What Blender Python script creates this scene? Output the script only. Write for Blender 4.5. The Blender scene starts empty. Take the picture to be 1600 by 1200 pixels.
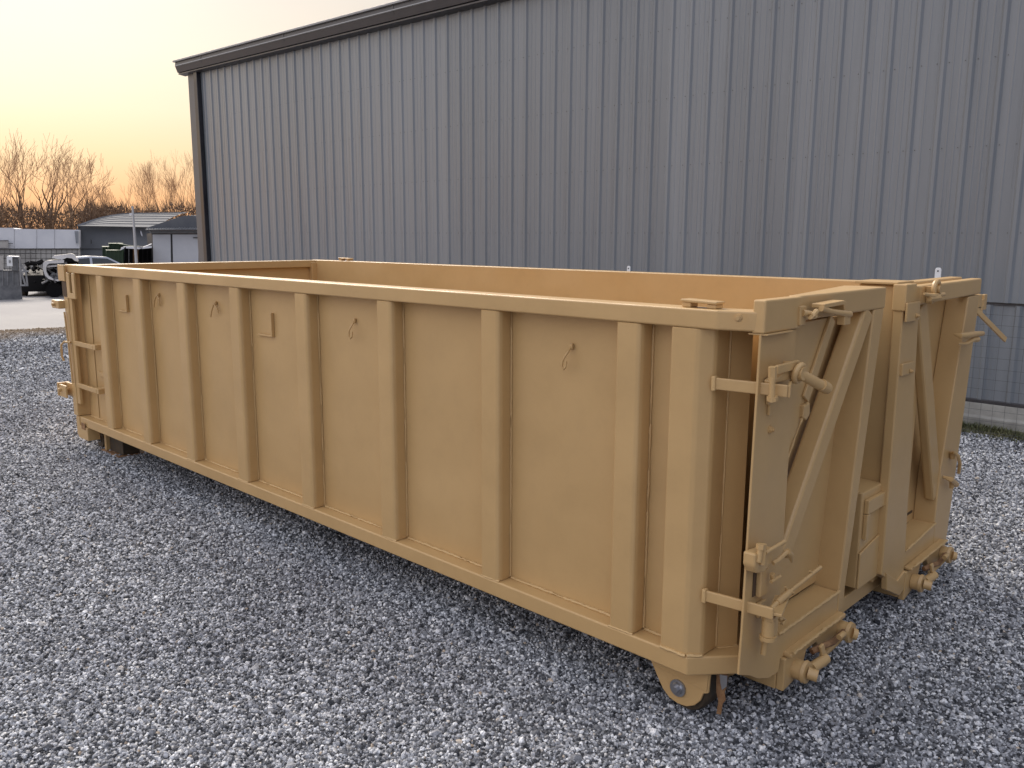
import bpy, bmesh, math, random
import numpy as np
from mathutils import Vector, Matrix, noise
random.seed(7)
sc = bpy.context.scene
COL = sc.collection

# ------------------------------------------------------------------ camera
CAM = Vector((1.54428, -2.55189, 1.81998))
FPX = 1321.37
YAW, PITCH, ROLL = 0.76473, 0.17274, 0.0038
fwd = Vector((-math.sin(YAW)*math.cos(PITCH), math.cos(YAW)*math.cos(PITCH), -math.sin(PITCH)))
r0 = Vector((math.cos(YAW), math.sin(YAW), 0)); u0 = r0.cross(fwd)
rt = r0*math.cos(ROLL) + u0*math.sin(ROLL); up = -r0*math.sin(ROLL) + u0*math.cos(ROLL)
cd = bpy.data.cameras.new('camera'); cam = bpy.data.objects.new('camera', cd); COL.objects.link(cam)
cd.sensor_width = 36; cd.lens = 36*FPX/1600; cd.clip_start = 0.05; cd.clip_end = 2000
M = Matrix.Identity(4)
for i in range(3):
    M[i][0] = rt[i]; M[i][1] = up[i]; M[i][2] = -fwd[i]; M[i][3] = CAM[i]
cam.matrix_world = M
sc.camera = cam

def ray(px, py): return fwd + rt*((px-800)/FPX) + up*((600-py)/FPX)
def on(px, py, axis, val):
    """point of the photograph's sight line on the plane axis = val"""
    d = ray(px, py); t = (val-CAM[axis])/d[axis]; return CAM + d*t
def nx(px, py, x=0.25): return on(px, py, 0, x)

# ------------------------------------------------------------------ sky, sun, exposure
SUN_AZ = math.atan2(0.30, -0.95)      # direction the light comes from
SUN_EL = math.radians(36)
w = bpy.data.worlds.new('World'); sc.world = w; w.use_nodes = True
nt = w.node_tree; N = nt.nodes; L = nt.links; N.clear()
out = N.new('ShaderNodeOutputWorld'); bg = N.new('ShaderNodeBackground'); bg2 = N.new('ShaderNodeBackground')
add = N.new('ShaderNodeMixShader'); add.inputs[0].default_value = .86
sky = N.new('ShaderNodeTexSky'); sky.sky_type = 'NISHITA'; sky.sun_disc = False
sky.sun_elevation = SUN_EL; sky.sun_rotation = math.pi/2 - SUN_AZ; sky.dust_density = 3
L.new(sky.outputs[0], bg.inputs[0]); bg.inputs[1].default_value = 0.05
tc = N.new('ShaderNodeTexCoord'); sep = N.new('ShaderNodeSeparateXYZ'); L.new(tc.outputs['Generated'], sep.inputs[0])
def ramp(stops, nn=None, ll=None):
    r = (nn or N).new('ShaderNodeValToRGB'); cr = r.color_ramp
    while len(cr.elements) > 1: cr.elements.remove(cr.elements[-1])
    for i, (p, c) in enumerate(stops):
        e = cr.elements[0] if i == 0 else cr.elements.new(p)
        e.position = p; e.color = (*c, 1) if len(c) == 3 else c
    return r
glow = ramp([(0.0, (.70, .34, .17)), (0.04, (.78, .42, .20)), (0.08, (.80, .56, .32)), (0.13, (.79, .64, .45)), (0.20, (.76, .66, .54)), (0.30, (.70, .65, .60)), (0.45, (.67, .65, .66)), (0.9, (.66, .67, .73))])
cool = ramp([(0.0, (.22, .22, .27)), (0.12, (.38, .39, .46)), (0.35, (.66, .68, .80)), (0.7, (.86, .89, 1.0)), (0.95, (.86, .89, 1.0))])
L.new(sep.outputs[2], glow.inputs[0]); L.new(sep.outputs[2], cool.inputs[0])
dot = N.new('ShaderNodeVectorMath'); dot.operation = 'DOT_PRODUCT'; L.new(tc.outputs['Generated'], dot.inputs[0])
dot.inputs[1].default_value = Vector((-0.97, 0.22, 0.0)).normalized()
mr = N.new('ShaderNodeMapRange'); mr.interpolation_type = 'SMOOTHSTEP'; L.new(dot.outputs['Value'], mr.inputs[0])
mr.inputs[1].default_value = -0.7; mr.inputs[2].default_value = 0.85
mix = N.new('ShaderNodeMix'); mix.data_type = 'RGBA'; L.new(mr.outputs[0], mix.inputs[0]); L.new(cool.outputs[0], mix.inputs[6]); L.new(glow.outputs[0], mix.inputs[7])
cl = N.new('ShaderNodeTexNoise'); cl.inputs['Scale'].default_value = 2.2; cl.inputs['Detail'].default_value = 5
mp = N.new('ShaderNodeMapping'); mp.inputs['Scale'].default_value = (1, 1, 3.5); L.new(tc.outputs['Generated'], mp.inputs[0]); L.new(mp.outputs[0], cl.inputs[0])
cm = N.new('ShaderNodeMapRange'); L.new(cl.outputs[0], cm.inputs[0]); cm.inputs[1].default_value = .3; cm.inputs[2].default_value = .7; cm.inputs[3].default_value = .95; cm.inputs[4].default_value = 1.03
sc_ = N.new('ShaderNodeVectorMath'); sc_.operation = 'SCALE'; L.new(mix.outputs[2], sc_.inputs[0]); L.new(cm.outputs[0], sc_.inputs[3])
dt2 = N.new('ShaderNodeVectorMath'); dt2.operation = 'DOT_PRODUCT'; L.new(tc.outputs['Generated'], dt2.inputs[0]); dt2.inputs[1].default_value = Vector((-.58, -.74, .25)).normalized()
m2 = N.new('ShaderNodeMapRange'); L.new(dt2.outputs['Value'], m2.inputs[0]); m2.inputs[1].default_value = -1; m2.inputs[2].default_value = 1; m2.inputs[3].default_value = .22; m2.inputs[4].default_value = 1.52  # added sky gain: unseen front-left brighter, right side dimmer, to light the container
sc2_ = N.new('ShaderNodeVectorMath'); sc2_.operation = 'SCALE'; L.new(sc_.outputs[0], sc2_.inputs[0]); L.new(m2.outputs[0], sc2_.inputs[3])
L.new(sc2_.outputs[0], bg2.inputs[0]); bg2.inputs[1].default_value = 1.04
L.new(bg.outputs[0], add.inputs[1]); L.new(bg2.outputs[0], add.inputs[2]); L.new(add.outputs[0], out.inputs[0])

sd = bpy.data.lights.new('sun', 'SUN'); sun = bpy.data.objects.new('sun', sd); COL.objects.link(sun)
sd.energy = 3.1; sd.angle = math.radians(32); sd.color = (1.0, .90, .78)
sdir = Vector((math.cos(SUN_AZ)*math.cos(SUN_EL), math.sin(SUN_AZ)*math.cos(SUN_EL), math.sin(SUN_EL)))
sun.rotation_euler = sdir.to_track_quat('Z', 'Y').to_euler(); sun.location = (-20, -20, 20)
sc.view_settings.view_transform = 'Standard'; sc.view_settings.look = 'None'
sc.view_settings.exposure = 0.48; sc.view_settings.gamma = 1; sc.view_settings.use_curve_mapping = False

# ------------------------------------------------------------------ materials
def mat(name, base, rough=.6, metal=0., spec=.5):
    m = bpy.data.materials.new(name); m.use_nodes = True
    b = m.node_tree.nodes['Principled BSDF']
    b.inputs['Base Color'].default_value = (*base, 1); b.inputs['Roughness'].default_value = rough
    b.inputs['Metallic'].default_value = metal; b.inputs['Specular IOR Level'].default_value = spec
    return m
def noisy(name, c1, c2, scale=4, rough=(.5, .7), bump=0., bscale=None, stretch=(1, 1, 1), metal=0., spec=.5, extra=None, detail=6):
    m = mat(name, c1, rough[0], metal, spec); t = m.node_tree; n = t.nodes; l = t.links; b = n['Principled BSDF']
    g = n.new('ShaderNodeNewGeometry'); mp = n.new('ShaderNodeMapping'); mp.inputs['Scale'].default_value = stretch
    l.new(g.outputs['Position'], mp.inputs[0])
    no = n.new('ShaderNodeTexNoise'); no.inputs['Scale'].default_value = scale; no.inputs['Detail'].default_value = detail; no.inputs['Roughness'].default_value = .62
    l.new(mp.outputs[0], no.inputs[0])
    cr = ramp([(.32, c1), (.68, c2)], n); l.new(no.outputs[0], cr.inputs[0]); l.new(cr.outputs[0], b.inputs['Base Color'])
    r = n.new('ShaderNodeMapRange'); l.new(no.outputs[0], r.inputs[0]); r.inputs[1].default_value = .3; r.inputs[2].default_value = .7
    r.inputs[3].default_value = rough[0]; r.inputs[4].default_value = rough[1]; l.new(r.outputs[0], b.inputs['Roughness'])
    if bump:
        no2 = n.new('ShaderNodeTexNoise'); no2.inputs['Scale'].default_value = bscale or scale*8; no2.inputs['Detail'].default_value = 4; l.new(mp.outputs[0], no2.inputs[0])
        bp = n.new('ShaderNodeBump'); bp.inputs['Strength'].default_value = bump; bp.inputs['Distance'].default_value = .004
        l.new(no2.outputs[0], bp.inputs['Height']); l.new(bp.outputs[0], b.inputs['Normal'])
    if extra: extra(m, cr, b)
    return m

def paint_extra(m, cr, b):
    # large gentle plate waviness plus fine orange peel, a little dust low down
    n = m.node_tree.nodes; l = m.node_tree.links
    g = n.new('ShaderNodeNewGeometry')
    w1 = n.new('ShaderNodeTexNoise'); w1.inputs['Scale'].default_value = 2.3; w1.inputs['Detail'].default_value = 1; l.new(g.outputs['Position'], w1.inputs[0])
    w2 = n.new('ShaderNodeTexNoise'); w2.inputs['Scale'].default_value = 240; w2.inputs['Detail'].default_value = 3; l.new(g.outputs['Position'], w2.inputs[0])
    b1 = n.new('ShaderNodeBump'); b1.inputs['Strength'].default_value = .85; b1.inputs['Distance'].default_value = .03; l.new(w1.outputs[0], b1.inputs['Height'])
    b2 = n.new('ShaderNodeBump'); b2.inputs['Strength'].default_value = .22; b2.inputs['Distance'].default_value = .002; l.new(w2.outputs[0], b2.inputs['Height']); l.new(b1.outputs[0], b2.inputs['Normal'])
    l.new(b2.outputs[0], b.inputs['Normal'])
    # blotchy overspray: matte patches
    w3 = n.new('ShaderNodeTexNoise'); w3.inputs['Scale'].default_value = 9; w3.inputs['Detail'].default_value = 8; w3.inputs['Roughness'].default_value = .7; l.new(g.outputs['Position'], w3.inputs[0])
    c = ramp([(.35, (.965, .965, .965)), (.52, (1, 1, 1)), (.70, (1.015, 1.015, 1.015))], n); l.new(w3.outputs[0], c.inputs[0])
    mx = n.new('ShaderNodeMix'); mx.data_type = 'RGBA'; mx.blend_type = 'MULTIPLY'; mx.inputs[0].default_value = 1
    l.new(cr.outputs[0], mx.inputs[6]); l.new(c.outputs[0], mx.inputs[7]); l.new(mx.outputs[2], b.inputs['Base Color'])
PAINT = noisy('tan_paint', (.500, .325, .143), (.525, .345, .155), 1.4, (.30, .42), extra=paint_extra, stretch=(1, 1, .5))
DARKIN = noisy('shadowed_steel', (.06, .035, .02), (.09, .055, .03), 5, (.6, .8))  # dark brown puts the shade of slots and recesses into the colour
WELD = noisy('weld_paint', (.52, .345, .155), (.57, .385, .175), 60, (.4, .55), bump=.5, bscale=300)
RUST = noisy('rusty_steel', (.16, .075, .03), (.30, .17, .08), 30, (.7, .9), bump=.5, bscale=200)
STEEL = mat('bare_steel', (.42, .43, .46), .35, .9)
RUBBER = noisy('old_rubber', (.03, .025, .02), (.08, .055, .03), 20, (.6, .8))
def siding_extra(m, cr, b):
    n = m.node_tree.nodes; l = m.node_tree.links
    oi = n.new('ShaderNodeObjectInfo'); r = n.new('ShaderNodeMapRange'); l.new(oi.outputs['Random'], r.inputs[0]); r.inputs[3].default_value = .93; r.inputs[4].default_value = 1.05
    v = n.new('ShaderNodeVectorMath'); v.operation = 'SCALE'; l.new(cr.outputs[0], v.inputs[0]); l.new(r.outputs[0], v.inputs[3]); l.new(v.outputs[0], b.inputs['Base Color'])
SIDING = noisy('grey_siding', (.180, .197, .216), (.222, .238, .256), 3, (.25, .34), bump=.08, bscale=6, stretch=(3, 1, .12), extra=siding_extra)
TRIM_DARK = noisy('dark_trim', (.045, .042, .045), (.062, .057, .060), 4, (.35, .5))
TRIM_LIGHT = noisy('light_trim', (.27, .27, .275), (.33, .33, .33), 4, (.4, .5))
CTRIM = noisy('corner_trim_grey', (.085, .088, .098), (.11, .112, .122), 4, (.4, .5))
DOWNSPOUT = noisy('black_downspout', (.012, .012, .018), (.03, .03, .036), 3, (.3, .45))
CONC = noisy('weathered_concrete', (.19, .185, .17), (.36, .35, .32), 3.5, (.8, .95), bump=.6, bscale=60)
ASPHALT = noisy('pale_worn_paving', (.20, .195, .20), (.27, .26, .26), .35, (.75, .9), bump=.3, bscale=30, stretch=(1, 3, 1))
WHITE = noisy('white_sheet', (.62, .63, .67), (.74, .74, .77), .8, (.4, .6))
BLOCK = noisy('block_wall', (.36, .34, .32), (.50, .48, .45), 2, (.8, .95), bump=.4, bscale=20)
JOINT = mat('dark_joint', (.10, .095, .09), .9)
SHED = noisy('grey_shed_wall', (.22, .235, .26), (.27, .28, .30), 1.5, (.5, .7))
SHEDROOF = noisy('grey_shed_roof', (.11, .115, .13), (.155, .16, .17), .8, (.75, .9), spec=.2)
DOORW = noisy('pale_door', (.50, .51, .54), (.58, .58, .60), 1, (.4, .6))
GREEN = noisy('dark_green_paint', (.018, .040, .020), (.035, .065, .03), 2, (.5, .7))
BLACK = noisy('black_parts', (.004, .004, .005), (.012, .011, .011), 8, (.6, .9), spec=.15)
CARWHITE = noisy('car_white', (.60, .58, .57), (.72, .71, .71), 3, (.2, .35))
CARSILVER = mat('car_silver', (.48, .50, .56), .25, .3)
GLASS = mat('dark_glass', (.02, .025, .03), .08, 0, .8)
GREYMET = noisy('galvanised_sheet', (.22, .225, .235), (.34, .34, .35), 5, (.4, .6), metal=.3)
POLE = mat('pole_grey', (.42, .42, .43), .5, .3)
BARK = noisy('bark', (.06, .034, .022), (.11, .066, .042), 2, (.8, .95))
TWIG = mat('twig', (.40, .23, .125), .9)
BRUSH = noisy('winter_brush', (.11, .065, .042), (.24, .15, .085), .35, (.85, .95))
WIRE = mat('fence_wire', (.09, .09, .10), .5, .5)
TAG = mat('white_plastic', (.78, .79, .80), .4)

# gravel bed material under the loose stones
def gravel_bed():
    m = mat('gravel_bed', (.2, .2, .2), .9); t = m.node_tree; n = t.nodes; l = t.links; b = n['Principled BSDF']
    g = n.new('ShaderNodeNewGeometry'); pos = g.outputs['Position']
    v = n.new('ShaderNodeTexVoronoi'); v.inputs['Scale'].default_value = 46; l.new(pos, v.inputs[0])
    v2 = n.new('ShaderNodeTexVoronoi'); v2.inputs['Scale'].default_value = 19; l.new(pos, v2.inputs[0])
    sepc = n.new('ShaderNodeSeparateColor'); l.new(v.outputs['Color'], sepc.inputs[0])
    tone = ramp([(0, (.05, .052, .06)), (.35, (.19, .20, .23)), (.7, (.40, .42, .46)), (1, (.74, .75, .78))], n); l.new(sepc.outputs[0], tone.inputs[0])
    edge = ramp([(0, (1, 1, 1)), (.5, (.72, .72, .72)), (.85, (.14, .14, .15))], n); l.new(v.outputs['Distance'], edge.inputs[0])  # gaps between stones darkened in the colour, as shade
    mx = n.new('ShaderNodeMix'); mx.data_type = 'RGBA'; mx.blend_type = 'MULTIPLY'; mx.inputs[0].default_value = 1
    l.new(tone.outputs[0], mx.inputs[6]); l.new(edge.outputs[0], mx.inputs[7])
    # patches: dry tan gravel and grass near the road, faint mud and tracks
    no = n.new('ShaderNodeTexNoise'); no.inputs['Scale'].default_value = .45; no.inputs['Detail'].default_value = 7; l.new(pos, no.inputs[0])
    pr = ramp([(.35, (.80, .79, .80)), (.5, (1, 1, 1)), (.66, (1.18, 1.15, 1.12))], n); l.new(no.outputs[0], pr.inputs[0])
    mx2 = n.new('ShaderNodeMix'); mx2.data_type = 'RGBA'; mx2.blend_type = 'MULTIPLY'; mx2.inputs[0].default_value = 1
    l.new(mx.outputs[2], mx2.inputs[6]); l.new(pr.outputs[0], mx2.inputs[7])
    sp = n.new('ShaderNodeSeparateXYZ'); l.new(pos, sp.inputs[0])
    a = n.new('ShaderNodeMath'); a.operation = 'MULTIPLY_ADD'; l.new(no.outputs[0], a.inputs[0]); a.inputs[1].default_value = 5; l.new(sp.outputs[0], a.inputs[2])
    tr = n.new('ShaderNodeMapRange'); l.new(a.outputs[0], tr.inputs[0]); tr.inputs[1].default_value = -12.0; tr.inputs[2].default_value = -14.6
    sc3 = n.new('ShaderNodeTexNoise'); sc3.inputs['Scale'].default_value = 14; sc3.inputs['Detail'].default_value = 5; l.new(pos, sc3.inputs[0])
    tm = n.new('ShaderNodeMath'); tm.operation = 'MULTIPLY'; l.new(tr.outputs[0], tm.inputs[0]); l.new(sc3.outputs[0], tm.inputs[1])
    mx3 = n.new('ShaderNodeMix'); mx3.data_type = 'RGBA'; l.new(tm.outputs[0], mx3.inputs[0]); l.new(mx2.outputs[2], mx3.inputs[6]); mx3.inputs[7].default_value = (.42, .27, .11, 1)
    l.new(mx3.outputs[2], b.inputs['Base Color'])
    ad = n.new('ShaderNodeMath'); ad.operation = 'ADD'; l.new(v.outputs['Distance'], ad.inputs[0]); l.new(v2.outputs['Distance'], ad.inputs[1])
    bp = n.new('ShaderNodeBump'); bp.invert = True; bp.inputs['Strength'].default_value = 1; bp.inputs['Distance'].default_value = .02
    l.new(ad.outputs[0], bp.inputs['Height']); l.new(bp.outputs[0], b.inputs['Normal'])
    return m
BED = gravel_bed()
def stone_mat():
    m = mat('gravel_stone', (.3, .3, .3), .85, 0, .25); t = m.node_tree; n = t.nodes; l = t.links; b = n['Principled BSDF']
    oi = n.new('ShaderNodeObjectInfo')
    tone = ramp([(0, (.03, .033, .040)), (.18, (.095, .098, .106)), (.5, (.26, .267, .288)), (.78, (.47, .48, .51)), (.94, (.76, .77, .79)), (.985, (.68, .67, .65)), (1, (.42, .33, .24))], n)
    l.new(oi.outputs['Random'], tone.inputs[0])
    g = n.new('ShaderNodeNewGeometry')
    no = n.new('ShaderNodeTexNoise'); no.inputs['Scale'].default_value = 160; no.inputs['Detail'].default_value = 3; l.new(g.outputs['Position'], no.inputs[0])
    r = ramp([(.35, (.72, .72, .72)), (.65, (1.2, 1.2, 1.2))], n); l.new(no.outputs[0], r.inputs[0])
    big = n.new('ShaderNodeTexNoise'); big.inputs['Scale'].default_value = .7; big.inputs['Detail'].default_value = 4; l.new(g.outputs['Position'], big.inputs[0])
    r2 = ramp([(.34, (.80, .80, .82)), (.5, (1, 1, 1)), (.66, (1.18, 1.17, 1.15))], n); l.new(big.outputs[0], r2.inputs[0])
    mx = n.new('ShaderNodeMix'); mx.data_type = 'RGBA'; mx.blend_type = 'MULTIPLY'; mx.inputs[0].default_value = 1; l.new(tone.outputs[0], mx.inputs[6]); l.new(r.outputs[0], mx.inputs[7])
    mx2 = n.new('ShaderNodeMix'); mx2.data_type = 'RGBA'; mx2.blend_type = 'MULTIPLY'; mx2.inputs[0].default_value = 1; l.new(mx.outputs[2], mx2.inputs[6]); l.new(r2.outputs[0], mx2.inputs[7])
    sp = n.new('ShaderNodeSeparateXYZ'); l.new(g.outputs['Position'], sp.inputs[0])
    a = n.new('ShaderNodeMath'); a.operation = 'MULTIPLY_ADD'; l.new(big.outputs[0], a.inputs[0]); a.inputs[1].default_value = 4; l.new(sp.outputs[0], a.inputs[2])
    tr = n.new('ShaderNodeMapRange'); l.new(a.outputs[0], tr.inputs[0]); tr.inputs[1].default_value = -12.3; tr.inputs[2].default_value = -14.6; tr.inputs[4].default_value = .6
    mx3 = n.new('ShaderNodeMix'); mx3.data_type = 'RGBA'; l.new(tr.outputs[0], mx3.inputs[0]); l.new(mx2.outputs[2], mx3.inputs[6]); mx3.inputs[7].default_value = (.36, .24, .11, 1)
    l.new(mx3.outputs[2], b.inputs['Base Color'])
    return m
STONE = stone_mat()

# ------------------------------------------------------------------ helpers
def obj(name, bm, m, parent=None, smooth=False):
    bmesh.ops.recalc_face_normals(bm, faces=bm.faces)
    me = bpy.data.meshes.new(name); bm.to_mesh(me); bm.free()
    if smooth:
        for p in me.polygons: p.use_smooth = True
        try: me.set_sharp_from_angle(angle=math.radians(38))
        except Exception: pass
    me.materials.append(m)
    o = bpy.data.objects.new(name, me); COL.objects.link(o)
    if parent: o.parent = parent
    return o
def thing(name, label, cat, loc=(0, 0, 0), group=None):
    o = bpy.data.objects.new(name, None); COL.objects.link(o); o.location = (0, 0, 0)
    o.empty_display_size = .3
    o['label'] = label; o['category'] = cat
    if group: o['group'] = group
    return o
def tag(o, label, cat, group=None):
    o['label'] = label; o['category'] = cat
    if group: o['group'] = group
    return o
def add_poly_prism(bm, poly, fn, a, b):
    """poly: 2-D outline; fn(u, v, w) -> point; extruded from w=a to w=b"""
    v0 = [bm.verts.new(fn(u, v, a)) for u, v in poly]; v1 = [bm.verts.new(fn(u, v, b)) for u, v in poly]
    bm.faces.new(v0); bm.faces.new(v1[::-1]); n = len(poly)
    for i in range(n): bm.faces.new((v0[i], v1[i], v1[(i+1) % n], v0[(i+1) % n]))
def bevel(bm, off, seg=2):
    if off: bmesh.ops.bevel(bm, geom=list(bm.edges), offset=off, segments=seg, profile=.5, affect='EDGES', clamp_overlap=True)
YZ = lambda u, v, w: Vector((w, u, v))
XZ = lambda u, v, w: Vector((u, w, v))
XY = lambda u, v, w: Vector((u, v, w))
def prism(name, poly, fn, a, b, m, parent, bev=.004, seg=2):
    bm = bmesh.new(); add_poly_prism(bm, poly, fn, a, b); bmesh.ops.recalc_face_normals(bm, faces=bm.faces); bevel(bm, bev, seg)
    return obj(name, bm, m, parent)
def box(name, x0, x1, y0, y1, z0, z1, m, parent, bev=.004, seg=2):
    return prism(name, [(x0, y0), (x1, y0), (x1, y1), (x0, y1)], XY, z0, z1, m, parent, bev, seg)
def add_box(bm, x0, x1, y0, y1, z0, z1): add_poly_prism(bm, [(x0, y0), (x1, y0), (x1, y1), (x0, y1)], XY, z0, z1)
def add_tube(bm, pts, r, n=10, cap=True, sq=False):
    pts = [Vector(p) for p in pts]; rings = []
    rr = r if isinstance(r, (list, tuple)) else [r]*len(pts)
    prev = None
    for i, p in enumerate(pts):
        t = (pts[min(i+1, len(pts)-1)] - pts[max(i-1, 0)]).normalized()
        if prev is None:
            a = Vector((0, 0, 1)) if abs(t.z) < .9 else Vector((1, 0, 0)); s = t.cross(a).normalized()
        else: s = (prev - t*prev.dot(t)).normalized()
        prev = s; q = t.cross(s)
        off = math.pi/4 if sq else 0
        rings.append([bm.verts.new(p + (s*math.cos(off+2*math.pi*k/n) + q*math.sin(off+2*math.pi*k/n))*rr[i]) for k in range(n)])
    for i in range(len(rings)-1):
        for k in range(n): bm.faces.new((rings[i][k], rings[i][(k+1) % n], rings[i+1][(k+1) % n], rings[i+1][k]))
    if cap: bm.faces.new(rings[0][::-1]); bm.faces.new(rings[-1])
def tube(name, pts, r, m, parent, n=12):
    bm = bmesh.new(); add_tube(bm, pts, r, n); return obj(name, bm, m, parent, smooth=True)
def bar(name, p, q, wv, tv, wid, thk, m, parent, bev=.003):
    """flat bar from p to q, width along wv, thickness along tv"""
    p, q = Vector(p), Vector(q); wv = Vector(wv).normalized()*wid/2; tv = Vector(tv).normalized()*thk/2
    bm = bmesh.new(); a = [bm.verts.new(p+s*wv+t*tv) for s, t in ((-1, -1), (1, -1), (1, 1), (-1, 1))]; b = [bm.verts.new(q+s*wv+t*tv) for s, t in ((-1, -1), (1, -1), (1, 1), (-1, 1))]
    bm.faces.new(a); bm.faces.new(b[::-1])
    for i in range(4): bm.faces.new((a[i], b[i], b[(i+1) % 4], a[(i+1) % 4]))
    bmesh.ops.recalc_face_normals(bm, faces=bm.faces); bevel(bm, bev)
    return obj(name, bm, m, parent)
def weld(parent, p, q, r=.005, name='weld_bead', skip=.25):
    """an uneven painted weld run"""
    p, q = Vector(p), Vector(q); n = max(3, int((q-p).length/.012)); bm = bmesh.new(); seg = []
    k = 0
    rnd = random.Random(int(p.x*1000+p.y*77+p.z*31))
    pts = []; rs = []
    for i in range(n+1):
        t = i/n; pts.append(p.lerp(q, t)+Vector((rnd.uniform(-1, 1), rnd.uniform(-1, 1), rnd.uniform(-1, 1)))*r*.22)
        g = noise.noise(Vector((t*(q-p).length*9, p.x*3, p.y)))
        rs.append(r*(.75+.35*rnd.random()) * (1.15 if g > -skip else .55))
    add_tube(bm, pts, rs, 6)
    return obj(name, bm, WELD, parent, smooth=True)
def bolt(parent, p, d, r=.014, h=.012, name='bolt', m=None):
    p = Vector(p); d = Vector(d).normalized(); bm = bmesh.new()
    add_tube(bm, [p, p+d*h*.35], r*1.25, 14); add_tube(bm, [p+d*h*.352, p+d*h*1.2], r, 6); add_tube(bm, [p+d*h*1.202, p+d*h*1.9], r*.55, 8)
    return obj(name, bm, m or PAINT, parent, smooth=True)
def arc(c, u, v, r, a0, a1, n=12):
    c = Vector(c); u = Vector(u); v = Vector(v)
    return [c+(u*math.cos(a0+(a1-a0)*i/n)+v*math.sin(a0+(a1-a0)*i/n))*r for i in range(n+1)]

# ------------------------------------------------------------------ ground
def ground_z(x, y):
    d = math.hypot(x-CAM.x, y-CAM.y)
    return 0 if d < 14 else -(d-14)*.018 if d < 90 else -1.368
def sheet(name, xs, ys, m, dz=0.):
    bm = bmesh.new(); g = [[bm.verts.new((x, y, ground_z(x, y)+dz)) for y in ys] for x in xs]
    for i in range(len(xs)-1):
        for j in range(len(ys)-1): bm.faces.new((g[i][j], g[i+1][j], g[i+1][j+1], g[i][j+1]))
    o = obj(name, bm, m, None, smooth=True); return o
def spaced(a, b, n): return [a+(b-a)*i/n for i in range(n+1)]
xs = [-900, -600, -400, -250, -160] + spaced(-120, 40, 80) + [80, 200, 500, 900]
ys = [-900, -500, -200, -100] + spaced(-60, 80, 70) + [140, 250, 500, 900]
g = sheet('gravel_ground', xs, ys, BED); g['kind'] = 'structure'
# paved road beyond the yard
bm = bmesh.new(); rng = random.Random(3)
ysr = spaced(-60, 80, 140); rows = []
for y in ysr:
    x1 = -17.0 + (y-2.5)*-.16 + noise.noise(Vector((y*.55, 0, 2)))*.45 + noise.noise(Vector((y*2.3, 5, 2)))*.12
    rows.append([bm.verts.new((x, y, ground_z(x, y)+.012)) for x in [x1-75*t**1.5 for t in [i/30 for i in range(31)]]])
for i in range(len(rows)-1):
    for j in range(30): bm.faces.new((rows[i][j], rows[i+1][j], rows[i+1][j+1], rows[i][j+1]))
rd = obj('road', bm, ASPHALT, None, smooth=True); rd['kind'] = 'structure'

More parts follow.
